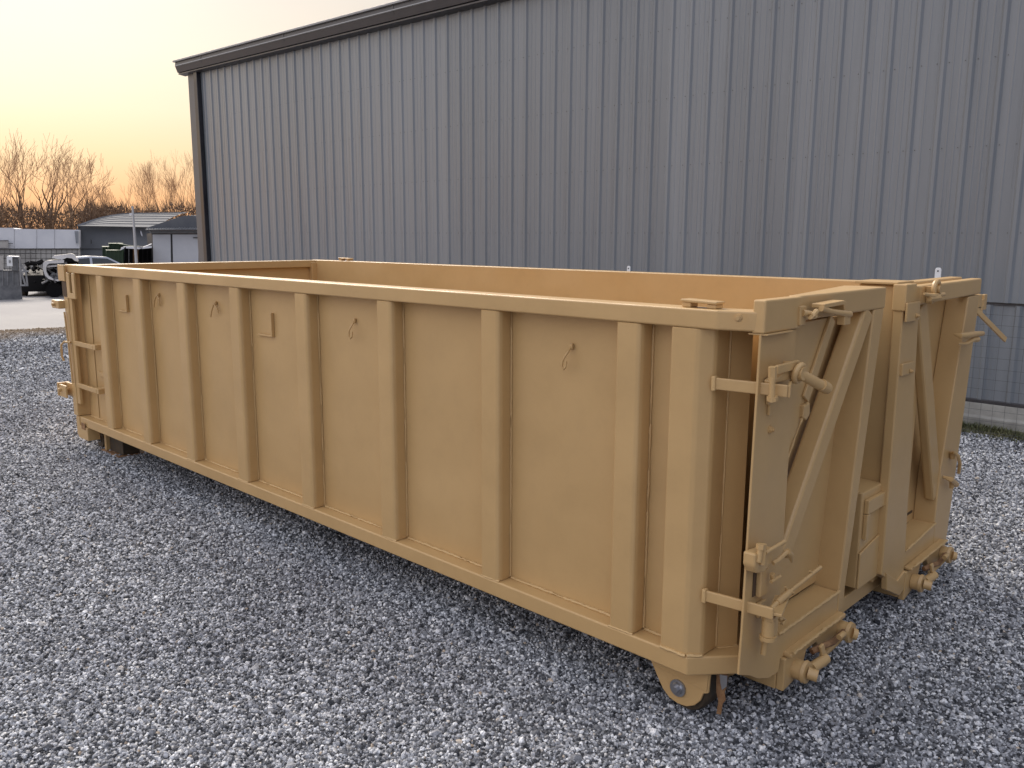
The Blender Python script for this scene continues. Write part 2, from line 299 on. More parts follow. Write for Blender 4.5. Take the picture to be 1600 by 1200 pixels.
# loose stones: one uncountable mass, drawn by geometry nodes on a point cloud
def stones():
    rs = np.random.RandomState(5); P = []; S = []
    def zone(d0, d1, sp, s, amin=-.62, amax=.62):
        n = int((amax-amin)/2*(d1**2-d0**2)/(sp*sp))
        d = np.sqrt(rs.uniform(d0**2, d1**2, n)); a = rs.uniform(amin, amax, n)+YAW
        x = CAM.x-np.sin(a)*d; y = CAM.y+np.cos(a)*d
        k = ~((x < .0) & (x > -5.9) & (y > .55) & (y < 2.4)) & (y < 6.1) & (x > -17.5)
        x, y = x[k], y[k]; z = rs.uniform(-.004, .007, len(x))*s/.011
        P.append(np.stack([x, y, z], 1)); S.append(s*np.exp(rs.normal(0, .28, len(x))))
    zone(2.2, 5, .0092, .0058); zone(5, 8, .0102, .0064); zone(8, 12.5, .0145, .0078); zone(12.5, 19, .026, .0105)
    zone(2.2, 9, .09, .0105)
    P = np.concatenate(P); S = np.concatenate(S); n = len(P)
    me = bpy.data.meshes.new('loose_gravel'); me.vertices.add(n); me.vertices.foreach_set('co', P.ravel())
    at = me.attributes.new('s', 'FLOAT', 'POINT'); at.data.foreach_set('value', S.astype(np.float32))
    at = me.attributes.new('r', 'FLOAT_VECTOR', 'POINT'); at.data.foreach_set('vector', rs.uniform(0, 6.283, (n, 3)).astype(np.float32).ravel())
    o = bpy.data.objects.new('loose_gravel', me); COL.objects.link(o)
    tag(o, 'grey loose gravel covering the yard around the container', 'gravel'); o['kind'] = 'stuff'
    t = bpy.data.node_groups.new('gravel', 'GeometryNodeTree')
    t.interface.new_socket('Geometry', in_out='INPUT', socket_type='NodeSocketGeometry'); t.interface.new_socket('Geometry', in_out='OUTPUT', socket_type='NodeSocketGeometry')
    nn = t.nodes; ll = t.links; gi = nn.new('NodeGroupInput'); go = nn.new('NodeGroupOutput')
    gti = nn.new('GeometryNodeGeometryToInstance')
    for k in range(5):
        ic = nn.new('GeometryNodeMeshIcoSphere'); ic.inputs['Subdivisions'].default_value = 2 if k < 4 else 1; ic.inputs['Radius'].default_value = 1
        sp = nn.new('GeometryNodeSetPosition'); ll.new(ic.outputs[0], sp.inputs['Geometry'])
        ps = nn.new('GeometryNodeInputPosition'); no = nn.new('ShaderNodeTexNoise'); no.noise_dimensions = '4D'; no.inputs['W'].default_value = k*7.3; no.inputs['Scale'].default_value = .9; no.inputs['Detail'].default_value = 1
        ll.new(ps.outputs[0], no.inputs['Vector'])
        sub = nn.new('ShaderNodeVectorMath'); sub.operation = 'SUBTRACT'; ll.new(no.outputs['Color'], sub.inputs[0]); sub.inputs[1].default_value = (.5, .5, .5)
        scl = nn.new('ShaderNodeVectorMath'); scl.operation = 'SCALE'; ll.new(sub.outputs[0], scl.inputs[0]); scl.inputs[3].default_value = 1.5
        ll.new(scl.outputs[0], sp.inputs['Offset'])
        tr = nn.new('GeometryNodeTransform'); ll.new(sp.outputs[0], tr.inputs[0]); tr.inputs['Scale'].default_value = [(1.15, .9, .7), (1, .75, .8), (1.3, .95, .65), (.95, 1, .85), (1.1, .8, .75)][k]
        ll.new(tr.outputs[0], gti.inputs[0])
    sm = nn.new('GeometryNodeSetMaterial'); sm.inputs['Material'].default_value = STONE
    iop = nn.new('GeometryNodeInstanceOnPoints'); ll.new(gi.outputs[0], iop.inputs['Points']); ll.new(gti.outputs[0], iop.inputs['Instance']); iop.inputs['Pick Instance'].default_value = True
    a1 = nn.new('GeometryNodeInputNamedAttribute'); a1.data_type = 'FLOAT'; a1.inputs['Name'].default_value = 's'; ll.new(a1.outputs[0], iop.inputs['Scale'])
    a2 = nn.new('GeometryNodeInputNamedAttribute'); a2.data_type = 'FLOAT_VECTOR'; a2.inputs['Name'].default_value = 'r'; ll.new(a2.outputs[0], iop.inputs['Rotation'])
    ll.new(iop.outputs[0], sm.inputs[0]); ll.new(sm.outputs[0], go.inputs[0])
    md = o.modifiers.new('gravel', 'NODES'); md.node_group = t
    print('stones', n)
stones()

# ------------------------------------------------------------------ steel building
YW = 6.5
bl = thing('steel_building', 'large grey ribbed metal building with dark eave trim behind the container', 'building')
def eave(x): return 5.30-(x+16.9)*.018
XE = 8.0
# rib positions along the wall
ribx = [-16.26]
while ribx[-1] < XE-.3: ribx.append(ribx[-1]+.252+.0030*max(0, -ribx[-1]-1))
def profile(x0, x1, ribs, z0, z1t, z1f=None, y=YW, depth=.023, hw=.019):
    """one ribbed sheet between x0 and x1 with raised trapezoid ribs and small stiffeners"""
    pts = [(x0, 0)]
    for r in ribs:
        pts += [(r-hw*1.9, 0), (r-hw*.75, -depth), (r+hw*.75, -depth), (r+hw*1.9, 0)]
    # minor stiffeners
    allp = []; rr = sorted(ribs)
    for i, r in enumerate(rr):
        nxt = rr[i+1] if i+1 < len(rr) else x1+.10
        for f in (.36, .64):
            s = r+(nxt-r)*f
            if x0+.02 < s < x1-.02: allp.append(s)
    for s in allp: pts += [(s-.011, 0), (s-.004, -.003), (s+.004, -.003), (s+.011, 0)]
    pts.append((x1, 0)); pts.sort(key=lambda p: p[0])
    bm = bmesh.new(); v = []
    for x, d in pts: v.append((bm.verts.new((x, y+d, z0)), bm.verts.new((x, y+d, z1t(x)))))
    for a, b in zip(v, v[1:]): bm.faces.new((a[0], b[0], b[1], a[1]))
    return bm
i = 0; seams = []
x_prev = -16.44
while i < len(ribx)-3:
    x_next = ribx[i+3]-.052
    p = obj('siding_panel', profile(x_prev, x_next, ribx[i:i+3], 1.215, lambda x: eave(x)-.005), SIDING, bl)
    q = obj('siding_panel', profile(x_prev+.001, x_next+.001, [r+.10 for r in ribx[i:i+3] if x_prev+.06 < r+.10 < x_next-.06], .262, lambda x: 1.19, y=YW+.03, depth=.026), SIDING, bl)
    x_prev = x_next+.0005; i += 3
box('flashing', -16.44, XE, YW+.018, YW+.04, 1.188, 1.216, TRIM_DARK, bl, 0)
box('base_trim', -16.44, XE, YW-.03, YW+.03, .235, .262, TRIM_DARK, bl, 0)
# body behind the sheets, roof
prism('wall', [(-16.85, .2), (XE, .2), (XE, eave(XE)), (-16.85, eave(-16.85))], XZ, YW+.06, YW+18, SHEDROOF, bl, 0)
prism('roof', [(YW+.07, 5.34), (YW+9, 6.0), (YW+18.2, 5.32), (YW+18.2, 5.1), (YW+9, 5.78), (YW+.07, 5.12)], lambda u, v, w: Vector((w, u, v-(w+16.9)*.018)), -17.1, XE, SHEDROOF, bl, 0)
bm = bmesh.new()
for xr in ribx:
    for zr in (1.87, 2.68, 3.48, 4.28):
        for s in (-.055, .055):
            if -16.4 < xr+s < 0.6: add_tube(bm, [(xr+s, YW, zr), (xr+s, YW-.005, zr)], .0045, 6)
o = obj('screw', bm, TRIM_DARK, bl); o['kind'] = 'stuff'
# corner trim and downspout
box('corner_trim', -16.90, -16.57, YW-.05, YW+.12, 0.05, 5.31, CTRIM, bl, .006)
box('downspout', -16.555, -16.40, YW-.10, YW-.004, .1, 5.28, DOWNSPOUT, bl, .012)
# eave trim: sloped gutter made of fascia, lip and soffit
sl = lambda u, v, w: Vector((w, u, v-(w+16.9)*.018))
prism('gutter', [(YW-.02, 5.285), (YW-.16, 5.31), (YW-.21, 5.44), (YW-.20, 5.52), (YW-.19, 5.52), (YW-.02, 5.52)], sl, -17.15, XE, TRIM_DARK, bl, .006)
prism('fascia', [(YW-.10, 5.522), (YW-.235, 5.522), (YW-.235, 5.555), (YW-.10, 5.60), (YW+.2, 5.62), (YW+.2, 5.53)], sl, -17.2, XE, TRIM_LIGHT, bl, .004)
prism('soffit', [(YW-.155, 5.27), (YW-.155, 5.292), (YW+.0, 5.27), (YW+.0, 5.25)], sl, -17.12, XE, TRIM_DARK, bl, 0)
prism('trim_bead', [(YW-.20, 5.425), (YW-.222, 5.435), (YW-.218, 5.45), (YW-.20, 5.45)], sl, -17.13, XE, TRIM_LIGHT, bl, 0)
for x in spaced(-16.0, 6.4, 7):
    prism('gutter_joint', [(YW-.155, 5.305), (YW-.215, 5.44), (YW-.206, 5.522), (YW-.19, 5.52), (YW-.19, 5.44), (YW-.14, 5.31)], sl, x, x+.05, TRIM_DARK, bl, 0)
# concrete plinth
prism('plinth', [(YW-.10, -.1), (YW-.10, .10), (YW-.06, .115), (YW-.035, .232), (YW+.5, .232), (YW+.5, -.1)], lambda u, v, w: Vector((w, u, v)), -16.9, XE, CONC, bl, .006)

# grass along the plinth
def grass():
    rs = random.Random(9); bm = bmesh.new()
    for i in range(15000):
        x = rs.uniform(-7, 2.5); y = YW-.12-abs(rs.gauss(0, .17)) + .05*noise.noise(Vector((x*1.3, 0, 0)))
        if noise.noise(Vector((x*2.1, y*4, 3))) < -.28: continue
        h = rs.uniform(.015, .06)*(1.25 if y > YW-.28 else .8); a = rs.uniform(0, 6.28); lean = rs.uniform(.2, 1.1)*h
        dx, dy = math.cos(a), math.sin(a); wd = rs.uniform(.003, .007)
        p = Vector((x, y, 0)); s = Vector((-dy, dx, 0))*wd
        t = p+Vector((dx*lean, dy*lean, h)); mdl = p+Vector((dx*lean*.35, dy*lean*.35, h*.62))
        vs = [bm.verts.new(c) for c in (p-s, p+s, mdl+s*.7, mdl-s*.7, t)]
        bm.faces.new((vs[0], vs[1], vs[2], vs[3])); bm.faces.new((vs[3], vs[2], vs[4]))
    m = noisy('grass_blades', (.045, .060, .022), (.15, .14, .065), 3.5, (.7, .9))
    o = obj('grass', bm, m); tag(o, 'mossy green grass strip at the foot of the concrete plinth', 'grass'); o['kind'] = 'stuff'
grass()
def moss_bed():
    bm = bmesh.new(); top = []; bot = []
    for i in range(181):
        x = -16+i*.13
        top.append(bm.verts.new((x, YW-.05, .022))); bot.append(bm.verts.new((x, YW-.40-.12*noise.noise(Vector((x*.9, 1, 0)))-.06*noise.noise(Vector((x*4, 1, 0))), .008)))
    for i in range(180): bm.faces.new((bot[i], bot[i+1], top[i+1], top[i]))
    m = noisy('moss_soil', (.045, .042, .022), (.10, .095, .05), 9, (.85, .95), bump=1, bscale=60)
    o = obj('moss_strip', bm, m); o['kind'] = 'structure'
moss_bed()

# welded wire fence in front of the wall
FY = 6.02
fe = thing('wire_mesh_fence', 'thin welded wire mesh fence standing against the building wall at right', 'fence')
bm = bmesh.new()
xw = -6.2
while xw < 1.6:
    add_tube(bm, [(xw, FY, .03), (xw+.008*math.sin(xw*5), FY+.01*math.sin(xw*3), .6), (xw, FY, 1.235)], .0012, 4, False); xw += .101
o = obj('upright_wire', bm, WIRE, fe); o['kind'] = 'stuff'
bm = bmesh.new(); z = .05
while z < 1.24:
    add_tube(bm, [(x, FY+.012*math.sin(x*2.3+z*3), z+.006*math.sin(x*1.7+z*9)) for x in spaced(-6.2, 1.6, 40)], .0013, 4, False); z += .0985
o = obj('cross_wire', bm, WIRE, fe); o['kind'] = 'stuff'
for x, zt in ((-4.656, 1.47), (-1.106, 1.547), (-10.52, 1.415)):
    t = thing('fence_post', {-4.656: 'middle one of three white capped posts, above the rail near the building centre', -1.106: 'white capped post rising above the right end of the container', -10.52: 'farthest white post top, just above the far container corner'}[x], 'post', group='white capped fence posts')
    hw = .027 if x > -3 else .024 if x > -6 else .075
    ztop = zt
    prism('post_cap', [(x-hw, ztop-.20), (x+hw, ztop-.20), (x+hw, ztop-.015), (x+hw*.6, ztop), (x-hw*.6, ztop), (x-hw, ztop-.015)], XZ, FY-.06, FY-.045, TAG, t, .003)
    box('post_shaft', x-.018, x+.018, FY-.044, FY-.024, -.05, ztop-.06, WIRE, t, .003)
    bm = bmesh.new(); add_tube(bm, [(x, FY-.0605, ztop-.03), (x, FY-.066, ztop-.03)], .007, 8); obj('slot', bm, BLACK, t)

# ------------------------------------------------------------------ the container
H0, H1 = 1.508, 1.576          # top rail
B0, B1 = .212, .287            # bottom rail
LX = -6.09; W = 2.5; D = .08
ct = thing('roll_off_container', 'long open topped tan steel roll off container standing on the gravel', 'container')
P = ct
def rail(name, z0, z1, path, wid, parent=P):
    """mitred rectangular tube following path in plan, outer face on path, inside to the left (+y)"""
    pts = [Vector((x, y, 0)) for x, y in path]; n = len(pts); inn = []
    for i in range(n):
        ds = []
        if i > 0: ds.append((pts[i]-pts[i-1]).normalized())
        if i < n-1: ds.append((pts[i+1]-pts[i]).normalized())
        nv = Vector((0, 0, 0))
        for d in ds: nv += Vector((-d.y, d.x, 0))
        nv.normalize(); c = nv.dot(Vector((-ds[0].y, ds[0].x, 0))); inn.append(pts[i]+nv*wid/c)
    poly = [(p.x, p.y) for p in pts]+[(p.x, p.y) for p in inn[::-1]]
    return prism(name, poly, XY, z0, z1, PAINT, parent, .007, 3)
rail('top_rail', H0, H1, [(-6.10, 0), (.06, 0), (.196, .052)], .10)
rail('bottom_rail', B0, B1, [(-6.06, 0), (0, 0), (.17, .19)], .10)
# side sheets between ribs, each welded bay a panel of its own
ribs = [(-5.45, -5.328), (-4.75, -4.628), (-4.044, -3.923), (-3.327, -3.204), (-2.589, -2.467), (-1.844, -1.722), (-1.102, -.985), (-.367, -.252)]
edges = [-6.0]+[(a+b)/2 for a, b in ribs]+[-.06]
def dented_panel(x0, x1, y, z0, z1, parent, name='side_panel', amp=.006, flip=1):
    bm = bmesh.new(); nx_, nz = 16, 24; g = []
    for i in range(nx_+1):
        row = []
        for k in range(nz+1):
            x = x0+(x1-x0)*i/nx_; z = z0+(z1-z0)*k/nz
            e = math.sin(math.pi*i/nx_)*math.sin(math.pi*k/nz)
            d = noise.noise(Vector((x*1.9, z*1.6, y)))*amp*e*1.6 + amp*.35*e
            row.append(bm.verts.new((x, y+d*flip, z)))
        g.append(row)
    for i in range(nx_):
        for k in range(nz): bm.faces.new((g[i][k], g[i+1][k], g[i+1][k+1], g[i][k+1]))
    return obj(name, bm, PAINT, parent, smooth=True)
for i in range(9):
    a, b = edges[i], edges[i+1]
    dented_panel(a+.0005, b-.0005, D, B1-.02, H0+.02, P)
for a, b in ribs:
    prism('rib', [(a, D+.02), (a, .012), (a+.008, .003), (b-.020, .003), (b-.006, .009), (b, .024), (b, D+.02)], XY, B1+.001, H0-.001, PAINT, P, .003, 1)
    weld(P, (b+.004, D-.004, B1+.01), (b+.004, D-.004, H0-.01), .0042)
    weld(P, (a, .004, B1+.002), (b, .006, B1+.002), .0045)
for i in range(9):
    a = -5.98 if i == 0 else ribs[i-1][1]; b = ribs[i][0] if i < 8 else -.13
    weld(P, (a+.01, D-.005, B1+.004), (b-.01, D-.005, B1+.004), .0065)
    weld(P, (a+.01, D-.004, H0-.004), (b-.01, D-.004, H0-.004), .003)
# far end stiffening plate in the first bay
box('doubler_plate', -5.93, -5.80, D-.006, D-.001, B1+.002, H0-.002, PAINT, P, .003)
# small identification plate
for k, zz in enumerate((.700, .690)):
    box('name_plate', -5.74+.03*k, -5.60+.03*k, D-.012-.004*k, D-.001, zz-.02, zz+.004, PAINT, P, .002)
# corner post near the nose
prism('corner_post', [(-.122, .14), (-.122, .006), (-.118, .002), (-.022, .002), (-.006, .008), (.030, .040), (.036, .054), (.036, .14)], XY, B1+.001, H0-.001, PAINT, P, .003, 1)
weld(P, (-.12, .0, B1+.002), (-.01, .0, B1+.003), .006); weld(P, (-.005, .004, B1+.003), (.034, .045, B1+.003), .007)
weld(P, (.038, .138, B1+.01), (.038, .138, H0-.01), .0035)
# end panel between post and nose, floor of the corner
prism('end_panel', [(.0365, .140), (.084, .214), (.076, .219), (.028, .146)], XY, B1-.03, H0-.001, PAINT, P, .001)
prism('corner_gusset', [(-.05, .06), (.03, .10), (.16, .24), (.16, .6), (-.05, .6)], XY, B1-.012, B1-.004, PAINT, P, 0)
weld(P, (.042, .145, B1-.002), (.086, .212, B1-.002), .006)
bolt(P, nx(1154, 496.5, .15), (.35, -.93, 0), .012, .010)
# far side wall
dented_panel(-6.0, -.1, 2.397, B1, H1-.008, P, 'far_side_wall', .0045)
box('far_side_wall', -6.05, -.02, 2.43, 2.436, B1, H0, PAINT, P, 0)
rail('top_rail', H0, H1-.002, [(.14, 2.50), (-6.10, 2.50)], .10)
rail('bottom_rail', B0, B1, [(.1, 2.50), (-6.06, 2.50)], .10)
for a, b in ribs: box('rib', a, b, 2.44, 2.497, B1+.001, H0-.001, PAINT, P, .006)
box('floor_plate', -6.05, .0, .09, 2.42, .255, .265, PAINT, P, 0)
# front bulkhead inside the nose
box('bulkhead', -.10, -.06, .09, 2.44, .266, 1.50, PAINT, P, 0)
box('corner_light_block', -.06, .165, .101, .32, 1.500, 1.512, PAINT, P, .002)  # plate added to keep sky light out of the corner
# tailgate (far left end)
tg = box('tailgate', -6.115, -6.06, .10, 2.42, .27, 1.500, PAINT, P, .004)
box('tailgate_rail', -6.12, -6.02, .13, 2.40, 1.502, H1-.004, PAINT, tg, .006)
box('corner_bracket', -6.06, -6.00, 2.34, 2.402, 1.36, 1.55, PAINT, P, .004)
for i, yy in enumerate((.55, 1.25, 1.95)): box('tailgate_rib', -6.17, -6.116, yy, yy+.12, .3, 1.49, PAINT, tg, .005)
# tail corner post and its fittings
box('tail_post', -6.135, -6.045, -.012, .10, .289, 1.506, PAINT, P, .008, 3)
prism('tail_post_flange', [(-6.044, -.004), (-5.985, -.004), (-5.985, .02), (-6.044, .02)], XY, .40, 1.30, PAINT, P, .003)
box('tail_cap', -6.175, -6.03, -.030, -.013, 1.44, 1.573, PAINT, P, .003)
prism('latch_plate', [(-6.02, 1.30), (-5.84, 1.30), (-5.84, 1.507), (-5.90, 1.507), (-5.90, 1.345), (-5.955, 1.345), (-5.955, 1.507), (-6.02, 1.507)], XZ, -.022, -.006, PAINT, P, .003)
box('rail_slot_shade', -5.955, -5.90, -.001, .004, 1.35, 1.50, DARKIN, P, 0)  # dark plate standing for the shade inside the slot
box('latch_recess_shade', -6.13, -6.03, -.020, -.0135, 1.31, 1.435, DARKIN, P, 0)  # raised dark plate, the recess shade is put into its colour
hl = box('hinge_lug', -6.30, -6.137, -.06, .0, 1.205, 1.275, PAINT, P, .006); tube('hinge_pin', [(-6.22, -.085, 1.24), (-6.22, .02, 1.24)], .013, PAINT, hl)
h2 = box('hinge_lug', -6.32, -6.30, -.07, .03, .44, .555, PAINT, P, .003); box('lug_plate', -6.299, -6.137, -.06, -.045, .44, .545, PAINT, h2, .003); box('lug_plate', -6.299, -6.137, .0, .014, .44, .555, PAINT, h2, .003)
tube('hinge_pin', [(-6.25, -.085, .50), (-6.25, .04, .50)], .016, PAINT, h2)
for z in (.925, .565):
    s = box('strap_bar', -6.04, -5.60, -.006, .014, z-.022, z+.018, PAINT, P, .004)
    box('strap_end', -5.64, -5.56, -.003, D, z-.024, z+.020, PAINT, s, .004)
tube('latch_rod', [(-6.10, -.03, 1.18), (-6.07, -.03, .9), (-6.05, -.028, .58)], .007, PAINT, P)
tube('latch_handle', [(-6.045, -.02, .925), (-6.10, -.05, .93), (-6.15, -.06, .90), (-6.16, -.06, .80), (-6.15, -.05, .76)], .009, PAINT, P)
# tail foot and roller
ft = prism('tail_foot', [(-6.10, .285), (-6.10, .13), (-6.06, .10), (-5.86, .10), (-5.86, .211), (-5.86, .211), (-6.03, .211), (-6.03, .285)], XZ, -.008, .09, PAINT, P, .003)
box('foot_notch', -5.985, -5.90, -.012, -.0085, .19, .245, RUST, ft, .002)
q0 = on(157, 690, 1, .13)
for yy in (.13, 2.25):
    w_ = tube('roller', [(q0.x, yy, .075), (q0.x, yy+.09, .075)], .075, RUBBER, P, 28)
    bolt(w_, (q0.x, yy-.001, .075), (0, -1, 0), .02, .015, 'axle_nut', STEEL)
q1 = on(165, 700, 1, .12).x; q2 = on(188, 700, 1, .12).x
for yy in (.12, 2.15):
    box('runner_leg', q1+.01, q1+.05, yy-.01, yy+.20, .012, .21, PAINT, P, .004)
    box('runner_leg', q1+.0505, q2, yy+.02, yy+.16, .012, .21, RUBBER, P, .004)
    box('leg_plate', q1-.03, q2+.03, yy-.03, yy+.2, .0, .0115, RUST, P, .003)
# long runners and cross members under the floor
for yy in (.82, 1.60): box('runner', -6.0, -.02, yy, yy+.08, .03, .20, PAINT, P, .004)
for k in range(14):
    x = -5.7+k*.42; box('cross_member', x, x+.06, .10, 2.42, .203, .253, PAINT, P, .003)

# side hooks
def bracket(px, py, px2, py2):
    p = on(px, py, 1, .066); q = on(px2, py2, 1, .070)
    h = box('tie_bracket', p.x-.008, p.x+.006, .058, D-.001, q.z, p.z, PAINT, P, .003)
    bar('bracket_foot', (q.x, .068, q.z+.004), (p.x-.009, .068, q.z+.004), (0, 0, 1), (0, 1, 0), .010, .012, PAINT, h, .002)
bracket(197, 461, 187, 486); bracket(424, 489, 404, 523)
def hook(pts, r):
    h = tube('tarp_hook', [on(px, py, 1, y) for px, py, y in pts], r, PAINT, P, 8)
    a = on(pts[0][0], pts[0][1], 1, pts[0][2]) if len(pts) > 6 else on(pts[2][0], pts[2][1], 1, .06)
    box('hook_pad', a.x-.010, a.x+.010, D-.014, D-.002, a.z-.012, a.z+.012, PAINT, h, .002)
hook([(893, 541, .074), (888, 549, .05), (882, 558, .04), (879, 564, .038), (878, 573, .038), (881, 577, .038), (884, 573, .038), (884.5, 564, .04)], .0045)
hook([(554, 501, .074), (550, 508, .05), (547, 513, .04), (545, 518, .038), (545, 526, .038), (547.5, 529, .038), (550, 526, .038), (550, 518, .04)], .0045)
hook([(329, 495, .05), (330.5, 486, .05), (334, 474, .06), (338, 480, .06), (341, 489, .065)], .0055)
hook([(240, 480, .05), (241.5, 468, .05), (245, 461, .06), (248.5, 467, .06), (249.5, 478, .065)], .0055)
# plates lying on the rail tops
def top_cleat(x, y, s):
    c = bar('rail_cleat', (x-.09*s, y, H1+.024), (x+.09*s, y, H1+.020), (0, 1, 0), (0, 0, 1), .06, .010, PAINT, P, .003)
    box('cleat_foot', x-.085*s, x-.04*s, y-.025, y+.025, H1+.0005, H1+.019, PAINT, c, .003); box('cleat_foot', x+.04*s, x+.085*s, y-.025, y+.025, H1+.0005, H1+.015, PAINT, c, .003)
p = on(1096, 472, 2, H1+.02); top_cleat(p.x, .055, .8)
top_cleat(-5.56, 2.45, 1); 

# ---- nose: left gate frame
XF = .2
def gate(sign, parent):
    pass
lf = prism('gate_back_panel', [(.30, .35), (.93, .35), (1.10, 1.50), (.30, 1.50)], YZ, .085, .095, PAINT, P, 0); lf.name = 'gate_frame'
G = lf
prism('outer_post', [(.050, 1.500), (.310, 1.500), (.310, 1.02), (.308, .34), (.345, .245), (.335, .175), (.255, .180), (.17, .212), (.105, .250), (.022, .285), (.030, .45)], YZ, XF-.009, XF, PAINT, G, .0015, 1)
box('post_web', XF-.13, XF-.0145, .285, .300, .34, 1.50, PAINT, G, .002)
prism('post_cap', [(.045, 1.503), (.318, 1.503), (.318, 1.615), (.048, 1.615)], YZ, XF-.035, XF+.012, PAINT, G, .006)
box('cap_lip', XF-.05, XF+.022, .05, .24, 1.497, 1.5025, PAINT, G, .002)
prism('top_beam', [(XF, .320), (XF, 1.135), (.07, 1.135), (.025, 1.10), (.155, .320)], XY, 1.526, 1.616, PAINT, G, .008, 3)
prism('inner_post', [(1.022, 1.527), (1.130, 1.528), (.935, .33), (.93, .24), (.87, .24), (.87, .33)], YZ, .05, XF-.002, PAINT, G, .006)
# gusset plate with raised edge bar
prism('gusset_plate', [(.312, 1.515), (.66, 1.520), (.575, 1.39), (.312, .96)], YZ, XF-.104, XF-.020, PAINT, G, .003)
a = Vector((XF-.0135, .635, 1.515)); b = Vector((XF-.0135, .445, 1.225))
bar('gusset_edge', a, b, (0, .82, -.55), (1, 0, 0), .050, .012, PAINT, G, .003)
c2 = Vector((XF-.018, .318, .985)); weld(G, b+Vector((.002, .02, -.01)), c2, .004)
prism('gusset_tab', [(.42, 1.205), (.47, 1.21), (.475, 1.165), (.45, 1.145), (.42, 1.16)], YZ, XF-.024, XF-.004, PAINT, G, .004)
# diagonal brace: square tube
def brace(p, q, wid, dep, parent, x0=None):
    p, q = Vector(p), Vector(q); d = (q-p).normalized(); side = d.cross(Vector((1, 0, 0))).normalized()
    return bar('diagonal_brace', p, q, side, (1, 0, 0), wid, dep, PAINT, parent, .012)
brace((XF-.043, .985, 1.527), (XF-.043, .345, .64), .092, .08, G)
weld(G, (XF-.083, .97, 1.34), (XF-.083, .39, .52), .004)
# shelf and bottom channel
box('bottom_channel', .08, XF-.003, .31, .868, .22, .335, PAINT, G, .005)
weld(G, (XF, .32, .335), (XF, .868, .337), .007, skip=.6)
box('ledge_strip', XF-.02, XF+.030, .375, .885, .222, .242, PAINT, G, .006)
weld(G, (XF+.032, .38, .245), (XF+.032, .80, .245), .007, skip=.6)
# lower bracket, hubs and shackle
lb = prism('tow_bracket', [(.36, .220), (.90, .220), (.90, .17), (.80, .11), (.70, .12), (.64, .19), (.55, .19), (.52, .12), (.48, .10), (.36, .085)], YZ, XF-.02, XF+.012, PAINT, P, .005)
box('bracket_side', -.10, XF-.0205, .358, .372, .085, .21, PAINT, lb, .003)
box('bracket_side', -.02, XF-.021, .890, .905, .12, .21, PAINT, lb, .003)
def shackle(y0, z0, y1, z1, par, x=XF):
    """two bosses with pins and the links hanging between them"""
    for yy, zz, L_ in ((y0, z0, .10), (y1, z1, .08)):
        bm = bmesh.new(); add_tube(bm, [(x+.012, yy, zz), (x+.050, yy, zz)], .040, 20); add_tube(bm, [(x+.0505, yy, zz), (x+.064, yy, zz)], [.046, .043], 20); add_tube(bm, [(x+.0645, yy, zz), (x+L_, yy+.01, zz-.005)], .024, 14)
        obj('boss', bm, PAINT, par, smooth=True)
    tube('cross_pin', [(x+.055, y0+.05, z0-.005), (x+.065, y0+.16, z0+.0)], .022, PAINT, par)
    tube('link', arc((x+.05, (y0+y1)/2+.05, (z0+z1)/2+.01), (0, 1, 0), (.5, 0, .8), .065, -2.2, 1.9, 14), .012, PAINT, par, 10)
    bar('link_strap', (x+.055, y0+.13, z0+.065), (x+.065, y0+.165, z0-.03), (0, 1, .2), (1, 0, 0), .030, .012, PAINT, par)
    tube('link', [(x+.03, y0+.10, z0+.04), (x+.05, y0+.15, z0+.05), (x+.05, y0+.26, z0+.03), (x+.04, y1, z1+.01)], .013, RUST, par, 8)
shackle(.455, .148, .875, .165, lb)
# ---- nose: right gate frame
rf = prism('gate_frame', [(1.50, .33), (2.25, .33), (2.47, 1.525), (1.50, 1.525)], YZ, .075, .085, PAINT, P, 0)
prism('inner_post', [(1.353, 1.608), (1.550, 1.604), (1.553, 1.50), (1.655, .30), (1.66, .09), (1.52, .17), (1.358, .262)], YZ, XF-.045, XF, PAINT, rf, .006)
prism('post_cap', [(1.345, 1.50), (1.47, 1.50), (1.47, 1.618), (1.345, 1.618)], YZ, XF-.05, XF+.010, PAINT, rf, .005)
prism('post_foot', [(1.40, .262), (1.56, .175), (1.655, .20), (1.655, .10), (1.60, .085), (1.42, .17)], YZ, XF-.02, XF+.008, PAINT, rf, .004)
prism('top_beam', [(1.556, 1.515), (2.494, 1.525), (2.494, 1.608), (1.556, 1.604)], YZ, XF-.06, XF-.001, PAINT, rf, .008)
prism('header_beam', [(1.50, 1.53), (2.50, 1.53), (2.50, 1.612), (1.50, 1.612)], YZ, .03, .10, PAINT, rf, .008)
prism('outer_post', [(2.30, 1.52), (2.488, 1.52), (2.40, .80), (2.305, .14), (2.10, .14), (2.08, .33), (2.10, .62)], YZ, .0855, XF-.003, PAINT, rf, .006)
brace((XF-.036, 1.640, 1.51), (XF-.036, 2.12, .48), .115, .05, rf)
prism('bottom_channel', [(1.657, .215), (2.09, .215), (2.09, .335), (1.657, .295)], YZ, .08, XF-.004, PAINT, rf, .005)
weld(rf, (XF, 1.66, .298), (XF, 2.085, .336), .006, skip=.6)
box('gusset_strip', XF-.10, XF-.055, 1.66, 1.80, .33, 1.42, PAINT, rf, .003)
prism('ledge_strip', [(1.68, .195), (2.20, .205), (2.20, .222), (1.68, .210)], YZ, XF-.02, XF+.03, PAINT, rf, .005)
weld(rf, (XF+.033, 1.69, .213), (XF+.033, 2.19, .222), .006, skip=.6)
box('drain_slot_shade', .0851, .088, 1.95, 2.06, .375, .388, DARKIN, rf, 0)  # flat dark strip with the slot's shade painted in
